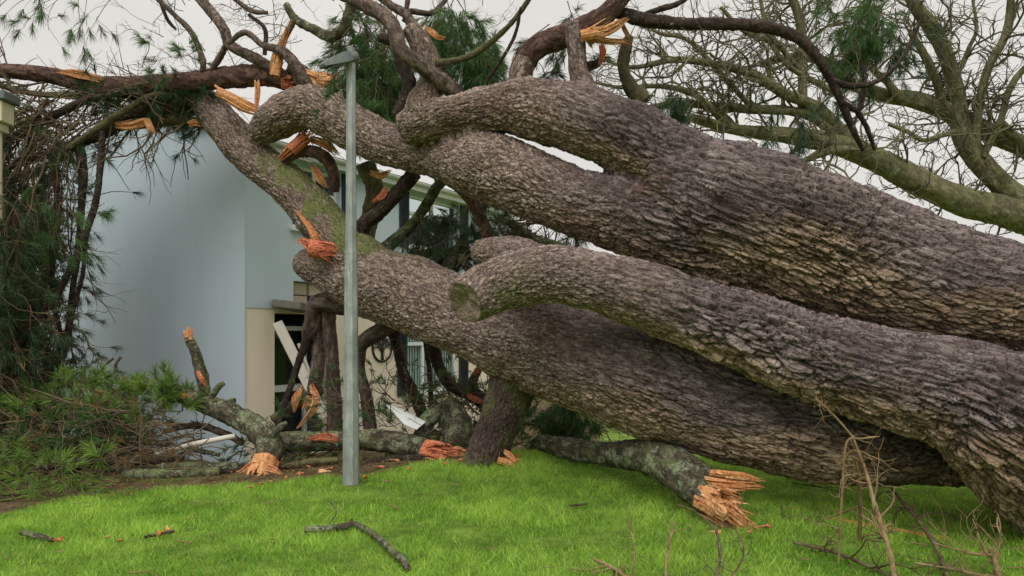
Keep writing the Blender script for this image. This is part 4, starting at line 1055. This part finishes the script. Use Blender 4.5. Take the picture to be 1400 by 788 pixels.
spray(22, 560, 650, 280, 350, 9.7, 10.6, 80, 60, 0.2, 0.55, 0.008, 1, (0, 0, -.1), tips_dark, 5)
spray(60, 670, 800, 290, 360, 9.0, 10.4, 200, 70, 0.2, 0.5, 0.012, 1, (0, 0, -.05), kids=5)
spray(16, 690, 790, 300, 345, 9.6, 10.6, 95, 50, 0.2, 0.5, 0.008, 1, (0, 0, -.1), tips, 6)
spray(22, 640, 700, 240, 330, 9.4, 10.4, 100, 60, 0.2, 0.5, 0.008, 1, (0, 0, -.1), tips_dark, 5)
spray(34, 520, 700, 500, 600, 9.7, 10.8, 200, 70, 0.2, 0.6, 0.008, 1, kids=4)
spray(40, 735, 795, 535, 600, 9.6, 10.4, 100, 40, 0.2, 0.5, 0.007, 1, (0, 0, -.1), tips, 8)
spray(10, 780, 830, 560, 605, 9.0, 9.8, 60, 50, 0.2, 0.5, 0.007, 1, (0, 0, -.1))
spray(14, 390, 440, 170, 240, 10.5, 11.2, 45, 70, 0.2, 0.5, 0.009, 1)
o = obj('twigs', merge(tw), M['twig'], pine); o['kind'] = 'stuff'
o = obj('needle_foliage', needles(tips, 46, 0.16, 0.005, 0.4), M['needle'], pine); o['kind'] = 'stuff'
o = obj('dark_needle_foliage', needles(tips_dark, 44, 0.15, 0.005, 0.4), M['needle_dark'], pine); o['kind'] = 'stuff'  # second set of tufts in a darker needle green

# loose rubble of logs caught between trunk and house
for k, (mat, path, lab) in enumerate((
    ('dark', [(588, 362, 14, 10.3), (615, 348, 16, 10.3), (640, 335, 14, 10.3)], 'short dark log wedged on top of the lower trunk'),
    ('lichen', [(606, 375, 18, 10.0), (622, 352, 17, 10.0), (634, 332, 16, 10.0)], 'lichen spotted stub of branch leaning upright on the lower trunk'),
    ('mossy', [(560, 352, 10, 10.6), (600, 345, 13, 10.6), (650, 352, 12, 10.6)], 'mossy branch piece lying crosswise below the broken window'),
    ('lichen', [(628, 350, 12, 10.0), (645, 372, 14, 9.8), (655, 390, 14, 9.7)], 'lichen spotted branch piece slanting down behind the sawn stub'),
    ('lichen', [(690, 300, 10, 9.2), (720, 322, 14, 9.1), (748, 345, 12, 9.0)], 'pale lichen limb hanging in the gap under the upper trunk'),
    ('lichen', [(700, 338, 10, 9.3), (740, 332, 14, 9.3), (800, 352, 14, 9.2)], 'lichen limb wedged level between upper and middle trunks'))):
    tag(obj('branch_piece', tube(px(path), seed=300 + k), M[mat], base=px(path)[0, :3]), lab, 'branch')

# ---------------------------------------------------------------- broken logs and branches on the ground
def log(name, label, path, mat, extra=(), torn_list=(), twigs=(), cat='branch', group=None, sit=True, lift=0.0, **kw):
    cp = px(path)
    if sit:
        cp[:, 2] = np.maximum(cp[:, 2], hgt(cp[:, 0], cp[:, 1]) + cp[:, 3] * 0.6 + lift)
    base = cp[np.argmin(cp[:, 2])][:3].copy(); base[2] = hgt(base[0], base[1])
    th_ = thing(name, label, cat, base, group)
    SEED[0] += 1
    obj('stem', tube(cp, seed=SEED[0], **kw), M[mat], th_)
    for e in extra:
        SEED[0] += 1
        obj('side_branch', tube(px(e), seed=SEED[0]), M[mat], th_)
    for t in torn_list: torn(*t[:2], t[2], th_)
    if twigs:
        o_ = obj('twigs', merge(list(twigs)), M['twig'], th_); o_['kind'] = 'stuff'
    return th_

log('broken_log', 'thick lichen covered log with splintered orange end under the pine trunk', [(742, 606, 24, 9.0), (775, 613, 28, 8.6), (825, 620, 34, 8.1), (870, 622, 44, 7.6), (905, 630, 54, 7.2), (945, 655, 58, 6.85), (985, 688, 56, 6.55)], 'lichen', (),
    [([(968, 655, 26, 6.55), (990, 658, 30, 6.5), (1015, 660, 28, 6.5), (1040, 662, 20, 6.55)], (984, 688, 6.5, 26, 14, -0.18, 27, 46, 40), 'wood'),
     ([(990, 692, 26, 6.35), (1005, 706, 24, 6.3), (1022, 718, 16, 6.3), (1040, 726, 8, 6.3)], None, 'wood')], cat='log', lump=0.16)
d0 = G(345, 655)
log('broken_branch', 'lichen covered broken branch with raised stub in front of the gable wall', [(362, 640, 38, 8.9), (368, 608, 36, 9.0), (345, 582, 32, 9.2), (305, 562, 29, 9.4), (268, 548, 24, 9.5), (235, 534, 20, 9.7), (190, 522, 13, 9.9), (130, 520, 10, 10.1), (85, 524, 8, 10.2)], 'lichen',
    ([(280, 540, 16, 9.45), (276, 515, 16, 9.4), (268, 485, 14, 9.35), (257, 460, 12, 9.3)],
     [(285, 548, 10, 9.4), (298, 530, 9, 9.4), (306, 524, 7, 9.4)], [(312, 560, 12, 9.3), (317, 552, 11, 9.3), (317, 545, 10, 9.3)],
     [(360, 600, 16, 9.0), (376, 590, 12, 8.9), (392, 578, 7, 8.9)], [(160, 520, 6, 10.0), (158, 500, 5, 10.0), (165, 488, 4, 10.0)], [(150, 520, 4, 10.0), (140, 505, 4, 10.0), (155, 490, 3, 10.0)],
     [(235, 535, 5, 9.7), (225, 510, 4, 9.7), (217, 498, 3, 9.7)], [(190, 522, 6, 9.9), (140, 545, 8, 9.8), (142, 575, 7, 9.7), (130, 600, 6, 9.6)]),
    [([(330, 648, 16, 8.75), (350, 642, 26, 8.7), (372, 646, 20, 8.65), (388, 652, 8, 8.65)], (358, 645, 8.75, -6, 16, -0.1, 20, 34, 34), 'wood'),
     (None, (257, 458, 9.3, -3, -12, 0, 6, 14, 12), 'wood'), ([(270, 508, 4, 9.28), (275, 518, 7, 9.26), (282, 528, 4, 9.28)], None, 'wood_red'),
     ([(240, 540, 5, 9.5), (252, 541, 9, 9.45), (266, 545, 5, 9.4)], None, 'wood'), ([(358, 618, 5, 8.82), (366, 623, 8, 8.8), (376, 626, 4, 8.82)], None, 'wood_red')])
log('broken_log', 'horizontal lichen covered log with red splintered end behind the lamp post', [(352, 602, 22, 9.7), (400, 604, 26, 9.6), (450, 603, 27, 9.5), (500, 602, 28, 9.4), (545, 606, 30, 9.3), (585, 616, 30, 9.2), (602, 622, 28, 9.15)], 'lichen', (),
    [(None, (598, 620, 9.0, 16, 3, -0.1, 17, 34, 34), 'wood_red'), ([(426, 600, 6, 9.37), (446, 598, 12, 9.35), (466, 602, 6, 9.37)], None, 'wood_red')], cat='log')
log('broken_log', 'mossy upright stump of branch beside the propping limb', [(612, 555, 30, 10.0), (622, 575, 40, 9.8), (626, 600, 44, 9.6), (628, 628, 46, 9.5)], 'lichen', ([(600, 560, 22, 9.9), (585, 575, 24, 9.8), (575, 600, 24, 9.7)],), [(None, (630, 622, 9.2, 14, 6, -0.2, 10, 24, 16), 'wood')], cat='stump')
log('broken_branch', 'grey log lying along the lawn edge left of the splintered wood', [(170, 660, 14, 8.7), (210, 664, 16, 8.6), (255, 662, 16, 8.6), (300, 658, 14, 8.65)], 'lichen')
log('broken_branch', 'dark lichen flecked bough lying beside the white pole', [(150, 640, 12, 9.1), (210, 642, 16, 9.0), (270, 648, 18, 8.9), (325, 650, 16, 8.85)], 'lichen', (), [])
log('broken_branch', 'long brown bough sweeping across the needle litter', [(-20, 668, 7, 8.2), (40, 645, 8, 8.6), (110, 632, 9, 8.8), (180, 632, 9, 8.9), (250, 628, 8, 9.0)], 'dark')
log('broken_branch', 'slim grey bough lying above the white pole', [(100, 600, 7, 9.6), (160, 602, 8, 9.5), (240, 610, 7, 9.4), (300, 622, 6, 9.3)], 'lichen')
log('broken_branch', 'red brown bough arching from the pine needles to the ground', [(30, 560, 7, 9.6), (75, 560, 8, 9.5), (130, 590, 8, 9.3), (170, 618, 8, 9.2)], 'red')
log('broken_branch', 'crooked dark bough lying between two grey logs by the lawn', [(190, 652, 8, 8.9), (230, 650, 10, 8.85), (275, 656, 10, 8.75), (318, 648, 8, 8.8), (340, 636, 6, 8.9)], 'dark')
log('broken_branch', 'thin grey forked bough lying under the green pine sprays', [(40, 612, 6, 9.2), (95, 610, 8, 9.2), (150, 618, 8, 9.2), (205, 612, 7, 9.2)], 'lichen', ([(120, 612, 5, 9.2), (150, 600, 4, 9.2), (185, 598, 3, 9.2)],))
log('broken_branch', 'brown bough resting against the foot of the gable wall', [(225, 590, 7, 9.9), (262, 582, 9, 9.8), (300, 590, 10, 9.6), (332, 606, 9, 9.5)], 'bark')
log('broken_branch', 'mossy bough lying in front of the horizontal log', [(385, 640, 8, 9.0), (425, 632, 10, 9.0), (462, 630, 9, 9.05)], 'mossy')
log('broken_branch', 'dark bough crossing behind the lamp post foot', [(500, 636, 8, 9.0), (545, 630, 10, 9.0), (590, 634, 8, 8.95)], 'dark')
log('fallen_branch', 'bent lichen crusted branch lying alone on the lawn', [(417, 730, 10, G(417, 733)), (445, 729, 9, G(445, 732)), (470, 726, 10, G(470, 729)), (485, 722, 9, G(485, 726)), (508, 735, 9, G(508, 738)), (532, 755, 9, G(532, 759)), (548, 770, 11, G(548, 775)), (558, 784, 9, G(558, 788))], 'lichen',
    ([(450, 716, 2, 6.4), (460, 700, 2, 6.5), (450, 685, 1.5, 6.6)], [(472, 726, 5, 6.3), (478, 715, 4, 6.3), (482, 710, 3, 6.3)], [(548, 770, 6, 5.4), (551, 758, 5, 5.4)]), lift=0.035)
for x, y, dx, dy, w, lab in ((30, 737, 42, 10, 8, 'short pale lichen stick with brown end on the left lawn'), (198, 742, 40, -8, 5, 'thin mossy stick with orange chips on the lawn'), (780, 698, 24, -3, 3, 'thin pale twig alone on the grass below the trunk')):
    Ya, Yb = G(x, y), G(x + dx, y + dy)
    log('stick', lab, [(x, y, w, Ya), (x + dx * 0.5, y + dy * 0.4, w, (Ya + Yb) / 2), (x + dx, y + dy, w * 0.8, Yb)], 'lichen', cat='stick', lift=0.035)

# brushwood: sprays of fresh needles heaped on the left
bw, btips, btips2, bdry = [], [], [], []
spray(26, -10, 140, 555, 600, 9.2, 10.2, 210, 40, 0.25, 0.55, 0.010, 1, (0, 0, .06), btips, 6, bw)
spray(18, 90, 210, 545, 600, 9.3, 10.0, 215, 60, 0.2, 0.45, 0.010, 1, (0, 0, .05), btips, 6, bw)
spray(11, 200, 265, 535, 570, 9.2, 9.8, 290, 45, 0.15, 0.35, 0.009, 1, (0, 0, .05), btips, 6, bw)
spray(90, -30, 240, 570, 635, 9.0, 10.2, 195, 40, 0.3, 0.8, 0.010, 1, (0, 0, -.02), btips2, 5, bw)
spray(70, -30, 330, 560, 640, 8.9, 10.0, 190, 35, 0.4, 1.1, 0.013, 1, (0, 0, -.02), None, 4, bw)
spray(90, -30, 310, 590, 665, 8.6, 9.6, 190, 50, 0.3, 0.9, 0.009, 1, (0, 0, -.03), bdry, 4, bw)
spray(60, -30, 330, 610, 670, 8.6, 9.5, 185, 25, 0.3, 0.8, 0.010, 1, (0, 0, -.03), None, 4, bw)
spray(50, -30, 170, 640, 692, 7.4, 8.5, 170, 40, 0.25, 0.7, 0.009, 1, (0, 0, -.05), btips, 4, bw)
spray(14, -20, 60, 500, 545, 9.6, 10.2, 200, 40, 0.3, 0.7, 0.009, 1, (0, 0, 0), bdry, 5, bw)
bb = P(110, 650, 9.0); bb[2] = hgt(bb[0], bb[1])
brush = thing('brushwood', 'heap of broken pine sprays with fresh green needles beside the gable wall', 'brushwood', bb)
def clampg(g):
    V = g[0]; V[:, 2] = np.maximum(V[:, 2], hgt(V[:, 0], V[:, 1]) + 0.01); return g
o = obj('twigs', clampg(merge(bw)), M['twig'], brush); o['kind'] = 'stuff'
o = obj('fresh_needles', clampg(needles(btips, 38, 0.17, 0.006, 0.2)), M['needle_fresh'], brush); o['kind'] = 'stuff'
o = obj('green_needles', clampg(needles(btips2, 44, 0.16, 0.006, 0.3)), M['needle'], brush); o['kind'] = 'stuff'
o = obj('dry_needles', clampg(needles(bdry[::2], 20, 0.13, 0.006, 0.3)), M['needle_dry'], brush); o['kind'] = 'stuff'

# brushwood between logs and cream wall
bw2, b2 = [], []
spray(90, 470, 700, 540, 605, 9.8, 11.0, 200, 70, 0.2, 0.7, 0.010, 1, (0, 0, 0), b2, 5, bw2)
spray(26, 330, 470, 590, 630, 9.2, 10.2, 190, 60, 0.2, 0.5, 0.008, 1, (0, 0, -.02), b2, 3, bw2)
bb = P(580, 620, 10.2); bb[2] = hgt(bb[0], bb[1])
brush2 = thing('brushwood', 'tangle of dark twigs and sparse needles below the ground floor window', 'brushwood', bb)
o = obj('twigs', clampg(merge(bw2)), M['twig'], brush2); o['kind'] = 'stuff'
o = obj('needles', clampg(needles(b2[::2], 30, 0.13, 0.006, 0.3)), M['needle'], brush2); o['kind'] = 'stuff'

# ---------------------------------------------------------------- pipes, sheet, hopper
def pipe(name, pts, r, mat, label, cat):
    g = wire(pts, r, 14)
    return tag(obj(name, g, mat, base=pts[0]), label, cat)
Yp = G(30, 636)
pipe('pipe', [P(-60, 629, Yp + 0.1), P(0, 630, Yp), P(62, 629, Yp)], 0.035, M['pvc'], 'white plastic pipe lying in the brushwood beside the lawn', 'pipe')
pipe('pole', [P(212, 622, 9.2), P(262, 608, 9.2), P(322, 596, 9.25)], 0.032, M['board'], 'white wooden pole slanting out from under the lichen branch', 'pole')
pts = [P(528, 553, 9.9), P(552, 560, 9.9), P(582, 577, 9.6), P(570, 587, 9.4), P(553, 580, 9.5)]
nrm = unit(np.cross(pts[1] - pts[0], pts[3] - pts[0]))
V = np.array(pts + [p + nrm * 0.012 for p in pts] )
Q = [(i, (i + 1) % 5, (i + 1) % 5 + 5, i + 5) for i in range(5)]
T = [(0, 2, 1), (0, 3, 2), (0, 4, 3), (5, 6, 7), (5, 7, 8), (5, 8, 9)]
sheet = tag(obj('plastic_sheet', (V, np.array(Q), np.array(T), None), M['upvc'], base=pts[3], smooth=False), 'torn white plastic sheet sticking out of the brushwood', 'sheet')
obj('crease', wire([pts[0] - nrm * 0.004, P(553, 570, 9.68) - nrm * 0.006, P(575, 582, 9.5) - nrm * 0.004], 0.006, 5), M['lead'], sheet)
Yh = 9.9
hb_ = P(-6, 460, Yh); hb_[2] = hgt(hb_[0], hb_[1])
hop = thing('pipe_post', 'cream downpipe with square hopper head rising beside the pine brush', 'downpipe', hb_)
obj('pipe', wire([hb_ - np.array((0, 0, .1)), hb_ + np.array((0, 0, 4.5))], 0.075, 14), M['cream_metal'], hop)
zt_ = P(0, 128, Yh)[2]
obj('hopper', merge([oriented(bevel_box(-0.16, 0.16, -0.13, 0.13, -0.39, -0.12, 0.01), (hb_[0], hb_[1], zt_), *np.eye(3)), oriented(bevel_box(-0.11, 0.11, -0.10, 0.10, -0.50, -0.391, 0.01), (hb_[0], hb_[1], zt_), *np.eye(3))]), M['cream_metal'], hop, smooth=False)
obj('rim', oriented(bevel_box(-0.22, 0.22, -0.17, 0.17, -0.119, 0.0, 0.012), (hb_[0], hb_[1], zt_), *np.eye(3)), M['lantern'], hop, smooth=False)

# ---------------------------------------------------------------- bare mossy tree behind
TB = P(1560, 460, 16.0); TB[2] = -0.45
bare = thing('bare_tree', 'bare moss covered tree with crooked spreading limbs behind the pine trunk', 'tree', TB)
def limb2(path, **kw):
    SEED[0] += 1
    cp = px(path)
    obj('limb', tube(cp, seed=SEED[0], amp=0.05, lump=0.12, plate=0.05, **kw), M['bare'], bare)
    return cp
obj('trunk', tube(np.array([(*TB, 0.62), (*(TB + (0, 0, 1.2)), 0.5), (*P(1530, 350, 16), 0.46), (*P(1490, 322, 16), 0.42)]), seed=77, amp=0.05), M['bare'], bare)
BL = [
 [(1500, 330, 52, 16), (1440, 312, 46, 16), (1380, 292, 42, 16), (1320, 276, 40, 16), (1260, 252, 38, 15.8), (1205, 222, 34, 15.6), (1150, 200, 30, 15.4), (1080, 186, 22, 15.2), (1010, 178, 16, 15), (950, 164, 11, 14.8)],
 [(1440, 312, 30, 16), (1400, 280, 30, 16), (1365, 248, 28, 16), (1335, 215, 27, 16), (1316, 185, 25, 16), (1310, 140, 22, 16), (1300, 95, 21, 15.9), (1278, 45, 19, 15.8), (1250, 5, 16, 15.7), (1236, -25, 13, 15.6)],
 [(1480, 235, 26, 16.2), (1400, 202, 27, 16.2), (1340, 176, 26, 16.2), (1294, 152, 25, 16.1), (1250, 136, 22, 16), (1205, 130, 19, 15.9), (1160, 112, 16, 15.8), (1130, 86, 14, 15.7), (1085, 78, 11, 15.6), (1040, 88, 9, 15.5)],
 [(1333, 205, 12, 15.9), (1338, 150, 12, 15.8), (1350, 96, 11, 15.7), (1376, 45, 11, 15.6), (1384, -15, 10, 15.5)],
 [(1345, 215, 8, 15.8), (1368, 165, 9, 15.6), (1378, 128, 9, 15.5), (1400, 95, 9, 15.4), (1440, 70, 8, 15.3)],
 [(1368, 168, 11, 15.7), (1390, 190, 13, 15.8), (1430, 215, 16, 15.9)],
 [(1290, 150, 12, 16), (1280, 110, 11, 15.8), (1262, 72, 10, 15.7), (1245, 45, 8, 15.6)],
 [(1230, 135, 14, 15.8), (1215, 115, 10, 15.6), (1190, 90, 8, 15.5), (1180, 60, 6, 15.4), (1190, 20, 5, 15.4)],
 [(1150, 200, 16, 15.4), (1120, 165, 14, 15.3), (1080, 152, 13, 15.2), (1030, 150, 12, 15.1), (975, 145, 11, 15), (930, 142, 10, 14.9), (880, 148, 7, 14.8)],
 [(1180, 212, 18, 15.5), (1120, 150, 15, 15.2), (1075, 130, 14, 15), (1030, 102, 13, 14.8), (985, 90, 11, 14.6), (925, 82, 9, 14.5), (865, 92, 6, 14.4), (820, 80, 4, 14.4)],
 [(1060, 184, 13, 15.1), (1000, 172, 11, 14.9), (950, 130, 9, 14.7), (900, 118, 7, 14.6), (850, 120, 5, 14.5), (800, 110, 3, 14.5)],
 [(1098, 160, 14, 15.3), (1097, 110, 13, 15.3), (1098, 60, 13, 15.3), (1088, 10, 12, 15.2), (1070, -20, 9, 15.2)],
 [(1098, 100, 8, 15.3), (1060, 60, 7, 15.2), (1020, 45, 6, 15.1), (985, 10, 5, 15)],
 [(1030, 150, 8, 15.1), (985, 100, 7, 14.9), (940, 55, 6, 14.7), (900, 45, 5, 14.6), (870, 20, 3, 14.5)],
 [(1000, 176, 8, 14.9), (950, 160, 7, 14.7), (905, 170, 6, 14.6), (870, 150, 4, 14.5), (830, 152, 3, 14.5)],
 [(1145, 128, 8, 15.3), (1110, 110, 8, 15.3), (1075, 88, 7, 15.2), (1050, 50, 6, 15.2), (1040, 0, 5, 15.2)],
 [(1205, 215, 16, 15.6), (1150, 204, 12, 15.2), (1105, 218, 8, 15), (1098, 222, 5, 15)],
 [(1306, 180, 7, 15.8), (1285, 186, 7, 15.7), (1262, 192, 6, 15.6), (1240, 180, 6, 15.5), (1215, 170, 5, 15.5)],
 [(1300, 110, 6, 15.9), (1315, 90, 7, 15.8), (1325, 65, 6, 15.7), (1335, 40, 5, 15.6), (1330, 0, 4, 15.6)],
]
bt = []
for k, path in enumerate(BL):
    cp = limb2(path)
    r_, s_ = spline(cp, 0.1)
    for _ in range(int(4 + s_[-1] * 3.0)):
        i = random.randint(len(r_) // 5, len(r_) - 2)
        if r_[i, 0] > 11: continue
        t = unit(r_[i + 1, :3] - r_[i, :3])
        d = unit(t * 0.7 + rng.normal(0, 0.6, 3) + np.array((0, 0, 0.25)))
        twig_tree(r_[i, :3], d, random.uniform(0.6, 1.7), min(r_[i, 3] * 0.4, 0.028), 2, bt, 0.33, 4)
o = obj('twigs', merge(bt), M['bare_twig'], bare); o['kind'] = 'stuff'

# ---------------------------------------------------------------- dark evergreens beyond the gable
hg, ht = [], []
hb0 = np.array((-12.2, 17.5, -0.42))
hedge = thing('evergreen_tree', 'dark dense evergreen beyond the gable end behind hanging pine twigs', 'tree', hb0)
for k in range(60):
    z = random.uniform(0.2, 4.6); a = random.uniform(0, 2 * math.pi)
    twig_tree(hb0 + (0, 0, z), (math.cos(a), math.sin(a), 0.25), random.uniform(0.9, 1.8) * (1.1 - z / 6), 0.02, 1, hg, 0.2, 6, (0, 0, 0.02), ht)
obj('trunk', tube(np.array([(*hb0, 0.22), (*(hb0 + (0.1, 0, 2.5)), 0.15), (*(hb0 + (0, 0.1, 5.0)), 0.05)]), seed=9), M['dark'], hedge)
o = obj('twigs', merge(hg), M['twig'], hedge); o['kind'] = 'stuff'
o = obj('crown', needles(ht, 60, 0.22, 0.012, 0.1), M['needle_dark'], hedge); o['kind'] = 'stuff'

# ---------------------------------------------------------------- dead twiggy stems in front of the trunk
def dead_stem(label, stems, n, Y, lens=0.35, mat='dry_twig', group=None):
    cp0 = px(stems[0]); b = cp0[0][:3].copy(); b[2] = hgt(b[0], b[1])
    th_ = thing('dead_stem', label, 'twig', b, group)
    extra = []
    for k, s in enumerate(stems):
        cp = px(s)
        SEED[0] += 1
        obj('stem', tube(cp, seed=SEED[0], ring=8, step=0.02, lump=0.2), M['twig'] if mat == 'twig' else M['dry_twig'], th_)
        r_, s_ = spline(cp, 0.04)
        for _ in range(n):
            i = random.randint(1, len(r_) - 2)
            d = unit(unit(r_[i + 1, :3] - r_[i, :3]) * 0.6 + rng.normal(0, 0.6, 3))
            twig_tree(r_[i, :3], d, random.uniform(0.3, 1) * lens, r_[i, 3] * 0.55, 1, extra, 0.3, 3)
    o_ = obj('twigs', clampg(merge(extra)), M[mat], th_); o_['kind'] = 'stuff'
dead_stem('tall forked dead stem standing against the lowest trunk with pale side twigs', [[(1226, 800, 7, 4.95), (1212, 740, 6.5, 5.1), (1196, 690, 6, 5.25), (1182, 640, 5, 5.35), (1166, 598, 3, 5.4)], [(1175, 752, 6, 5.9), (1176, 695, 6, 5.75), (1174, 655, 6, 5.6), (1168, 625, 4, 5.45)], [(1146, 778, 3.5, 5.4), (1152, 660, 3.5, 5.35), (1158, 605, 3, 5.3), (1178, 600, 3, 5.3), (1202, 597, 2, 5.3)], [(1168, 600, 3, 5.4), (1142, 570, 2.5, 5.4), (1115, 545, 2, 5.4)]], 9, 5.3)
dead_stem('slanting dark dead bough lying on the grass right of the forked stem', [[(1300, 800, 6, 4.95), (1278, 745, 6, 5.6), (1250, 705, 5, 6.2), (1218, 668, 3, 6.9)], [(1085, 742, 4, 5.75), (1140, 755, 5, 5.5), (1200, 780, 6, 5.2), (1240, 800, 6, 5.0)]], 10, 5.3, 0.45, 'twig')
dead_stem('broken grey stick poking upright at the right of the lawn', [[(1368, 800, 8, 5.0), (1360, 770, 8, 5.05), (1354, 750, 7, 5.05)], [(1356, 760, 4, 5.05), (1320, 755, 3, 5.15), (1275, 742, 2, 5.3)], [(1350, 790, 4, 5.0), (1310, 780, 4, 5.1), (1250, 770, 3, 5.2)]], 8, 5.1, 0.4)
dead_stem('sparse upright twigs rising from the grass below the broken log end', [[(978, 800, 4, 4.95), (984, 760, 4, 5.1), (978, 725, 3, 5.3), (950, 700, 2.5, 5.6), (925, 690, 2, 5.8)], [(1000, 790, 3, 5.0), (1016, 760, 2.5, 5.1), (1010, 730, 2, 5.2), (985, 712, 2, 5.3)]], 7, 5.2, 0.35, 'twig')
dead_stem('low pale broken twigs scattered on the lawn in front', [[(868, 800, 6, 4.95), (840, 778, 5, 5.1), (812, 765, 4, 5.25)], [(860, 800, 3, 4.95), (868, 760, 2.5, 5.1), (862, 720, 2, 5.3)], [(910, 800, 3, 4.95), (912, 760, 3, 5.1), (922, 715, 2, 5.3)]], 6, 5.1, 0.35)
dead_stem('small spray of thin twigs lying beside the splintered log end', [[(1040, 722, 4, 6.6), (1075, 718, 4, 6.65), (1110, 722, 3, 6.6)], [(1035, 698, 3, 7.0), (1075, 705, 2.5, 6.9), (1120, 716, 2, 6.7)], [(1080, 660, 3, 8.0), (1130, 668, 3, 7.8), (1180, 690, 3, 7.3)]], 7, 6.6, 0.3, 'twig')
plank('stake', P(1130, 708, G(1130, 710)) , P(1298, 738, G(1298, 740)), 0.03, 0.02, M['wood'], 'long pale split stick lying on the grass under the trunk', 'stick')

# ---------------------------------------------------------------- chips, leaves
chip_me = []
for k in range(4):
    g = merge([shard((0, 0, 0), (1, random.uniform(-.2, .2), 0.1), 0.16, 0.06, 0.02), shard((0.01, 0.02, 0.005), (1, 0.2, 0.15), 0.11, 0.05, 0.015)])
    me = mesh('wood_chip', g[0], g[1], g[2], False, g[3]); me.materials.append(M['wood'] if k < 3 else M['wood_red']); chip_me.append(me)
spots = [(150, 742), (215, 738), (228, 733), (355, 668), (372, 664), (392, 660), (425, 640), (408, 650), (436, 646), (455, 642), (510, 655), (526, 640), (545, 632), (560, 648), (612, 640), (632, 634), (640, 625), (708, 628), (1025, 735), (1052, 728), (985, 735), (85, 746), (165, 748), (700, 634), (345, 672), (498, 660)]
for k, (x, y) in enumerate(spots):
    Y = G(x, y); p = P(x, y, Y); p[2] = hgt(p[0], p[1]) + (0.045 if p[1] < lawn_edge(p[0]) else 0.012)
    o = bpy.data.objects.new('wood_chip', chip_me[k % 4]); col.objects.link(o)
    o.location = p; o.rotation_euler = (random.uniform(-.2, .2), random.uniform(-.2, .1), random.uniform(0, 6.28)); s_ = random.uniform(0.35, 0.85); o.scale = (s_,) * 3
    tag(o, 'small orange splinter of torn wood lying loose on the ground', 'wood chip', 'loose wood chips around the broken logs')
# litter of bark flakes and dead leaves on the soil
def litter(n, xr, yr, size, z=0.01):
    X = rng.uniform(*xr, n); Y = rng.uniform(*yr, n)
    keep = Y > lawn_edge(X) - 0.1; X, Y = X[keep], Y[keep]; n = len(X)
    c = np.stack([X, Y, hgt(X, Y) + z + rng.uniform(0, 0.02, n)], 1)
    a = rng.uniform(0, 6.28, n); L = size * rng.uniform(0.5, 1.5, n); w = L * rng.uniform(0.25, 0.6, n)
    u = np.stack([np.cos(a), np.sin(a), rng.normal(0, .3, n)], 1); v = np.stack([-np.sin(a), np.cos(a), rng.normal(0, .3, n)], 1)
    V = np.stack([c - u * L[:, None] / 2, c + v * w[:, None] / 2, c + u * L[:, None] / 2, c - v * w[:, None] / 2], 1).reshape(-1, 3)
    V[:, 2] = np.maximum(V[:, 2], hgt(V[:, 0], V[:, 1]) + 0.004)
    return (V, np.arange(n * 4).reshape(-1, 4), None, {'tone': np.repeat(rng.uniform(0, 1, n), 4)})
o = tag(obj('litter', litter(16000, (-8, 2), (7, 12.5), 0.035), M['leaf']), 'brown bark flakes and dead needles strewn over the soil', 'litter'); o['kind'] = 'stuff'

lt = []
for _ in range(90):
    Y = random.uniform(4.8, 9); X = random.uniform(-0.7, 0.7) * Y
    if Y > lawn_edge(X) - 0.1: continue
    a = random.uniform(0, 6.28)
    p = np.array((X, Y, hgt(X, Y) + 0.045))
    c_ = crooked(p, (math.cos(a), math.sin(a), 0.02), random.uniform(0.05, 0.2), 4, 0.35); c_[:, 2] = hgt(c_[:, 0], c_[:, 1]) + 0.042
    lt.append(wire(c_, random.uniform(0.002, 0.005), 4))
o = tag(obj('twig_litter', merge(lt), M['dry_twig']), 'scattered thin broken twigs strewn over the lawn', 'litter'); o['kind'] = 'stuff'

# ---------------------------------------------------------------- grass
def grass(n):
    Y = np.sqrt(rng.uniform(4.2 ** 2, 11.5 ** 2, n)); X = rng.uniform(-1, 1, n) * (0.74 * Y + 0.6)
    nz = vnoise(np.stack([X * 2.3, Y * 2.3, 0 * X + 9], 1), 5)
    keep = (Y < lawn_edge(X) + 0.2 * nz - 0.02)
    X, Y = X[keep], Y[keep]; n = len(X)
    patch = fbm(np.stack([X * 1.3, Y * 1.3, 0 * X], 1), 31, 3); cl = vnoise(np.stack([X * 9, Y * 9, 0 * X], 1), 37)
    h = (0.042 + 0.012 * patch + 0.016 * cl) * rng.uniform(0.5, 1.6, n)
    dl = np.hypot(X - lp[0], Y - lp[1]); h = h * np.clip((dl - 0.10) / 0.12, 0.0, 1)
    h = np.clip(h, 0.012, 0.11)
    a = rng.uniform(0, 6.28, n); la = rng.uniform(0, 6.28, n)
    w = rng.uniform(0.004, 0.0085, n)
    c = np.stack([X, Y, hgt(X, Y) - 0.005], 1)
    s_ = np.stack([np.cos(a), np.sin(a), 0 * a], 1) * w[:, None] / 2
    lean = np.stack([np.cos(la), np.sin(la), 0 * la], 1) * (h * rng.uniform(0.2, 1.3, n))[:, None]
    tip = c + lean + np.array((0, 0, 1)) * h[:, None]
    V = np.stack([c - s_, c + s_, tip], 1).reshape(-1, 3)
    tone = np.clip(0.47 + 0.30 * patch + 0.22 * cl + rng.normal(0, 0.25, n), 0, 1)
    return (V, None, np.arange(n * 3).reshape(-1, 3), {'tone': np.repeat(tone, 3)})
o = tag(obj('grass', grass(430000), M['grass'], smooth=False), 'short bright green grass of the lawn', 'grass'); o['kind'] = 'stuff'
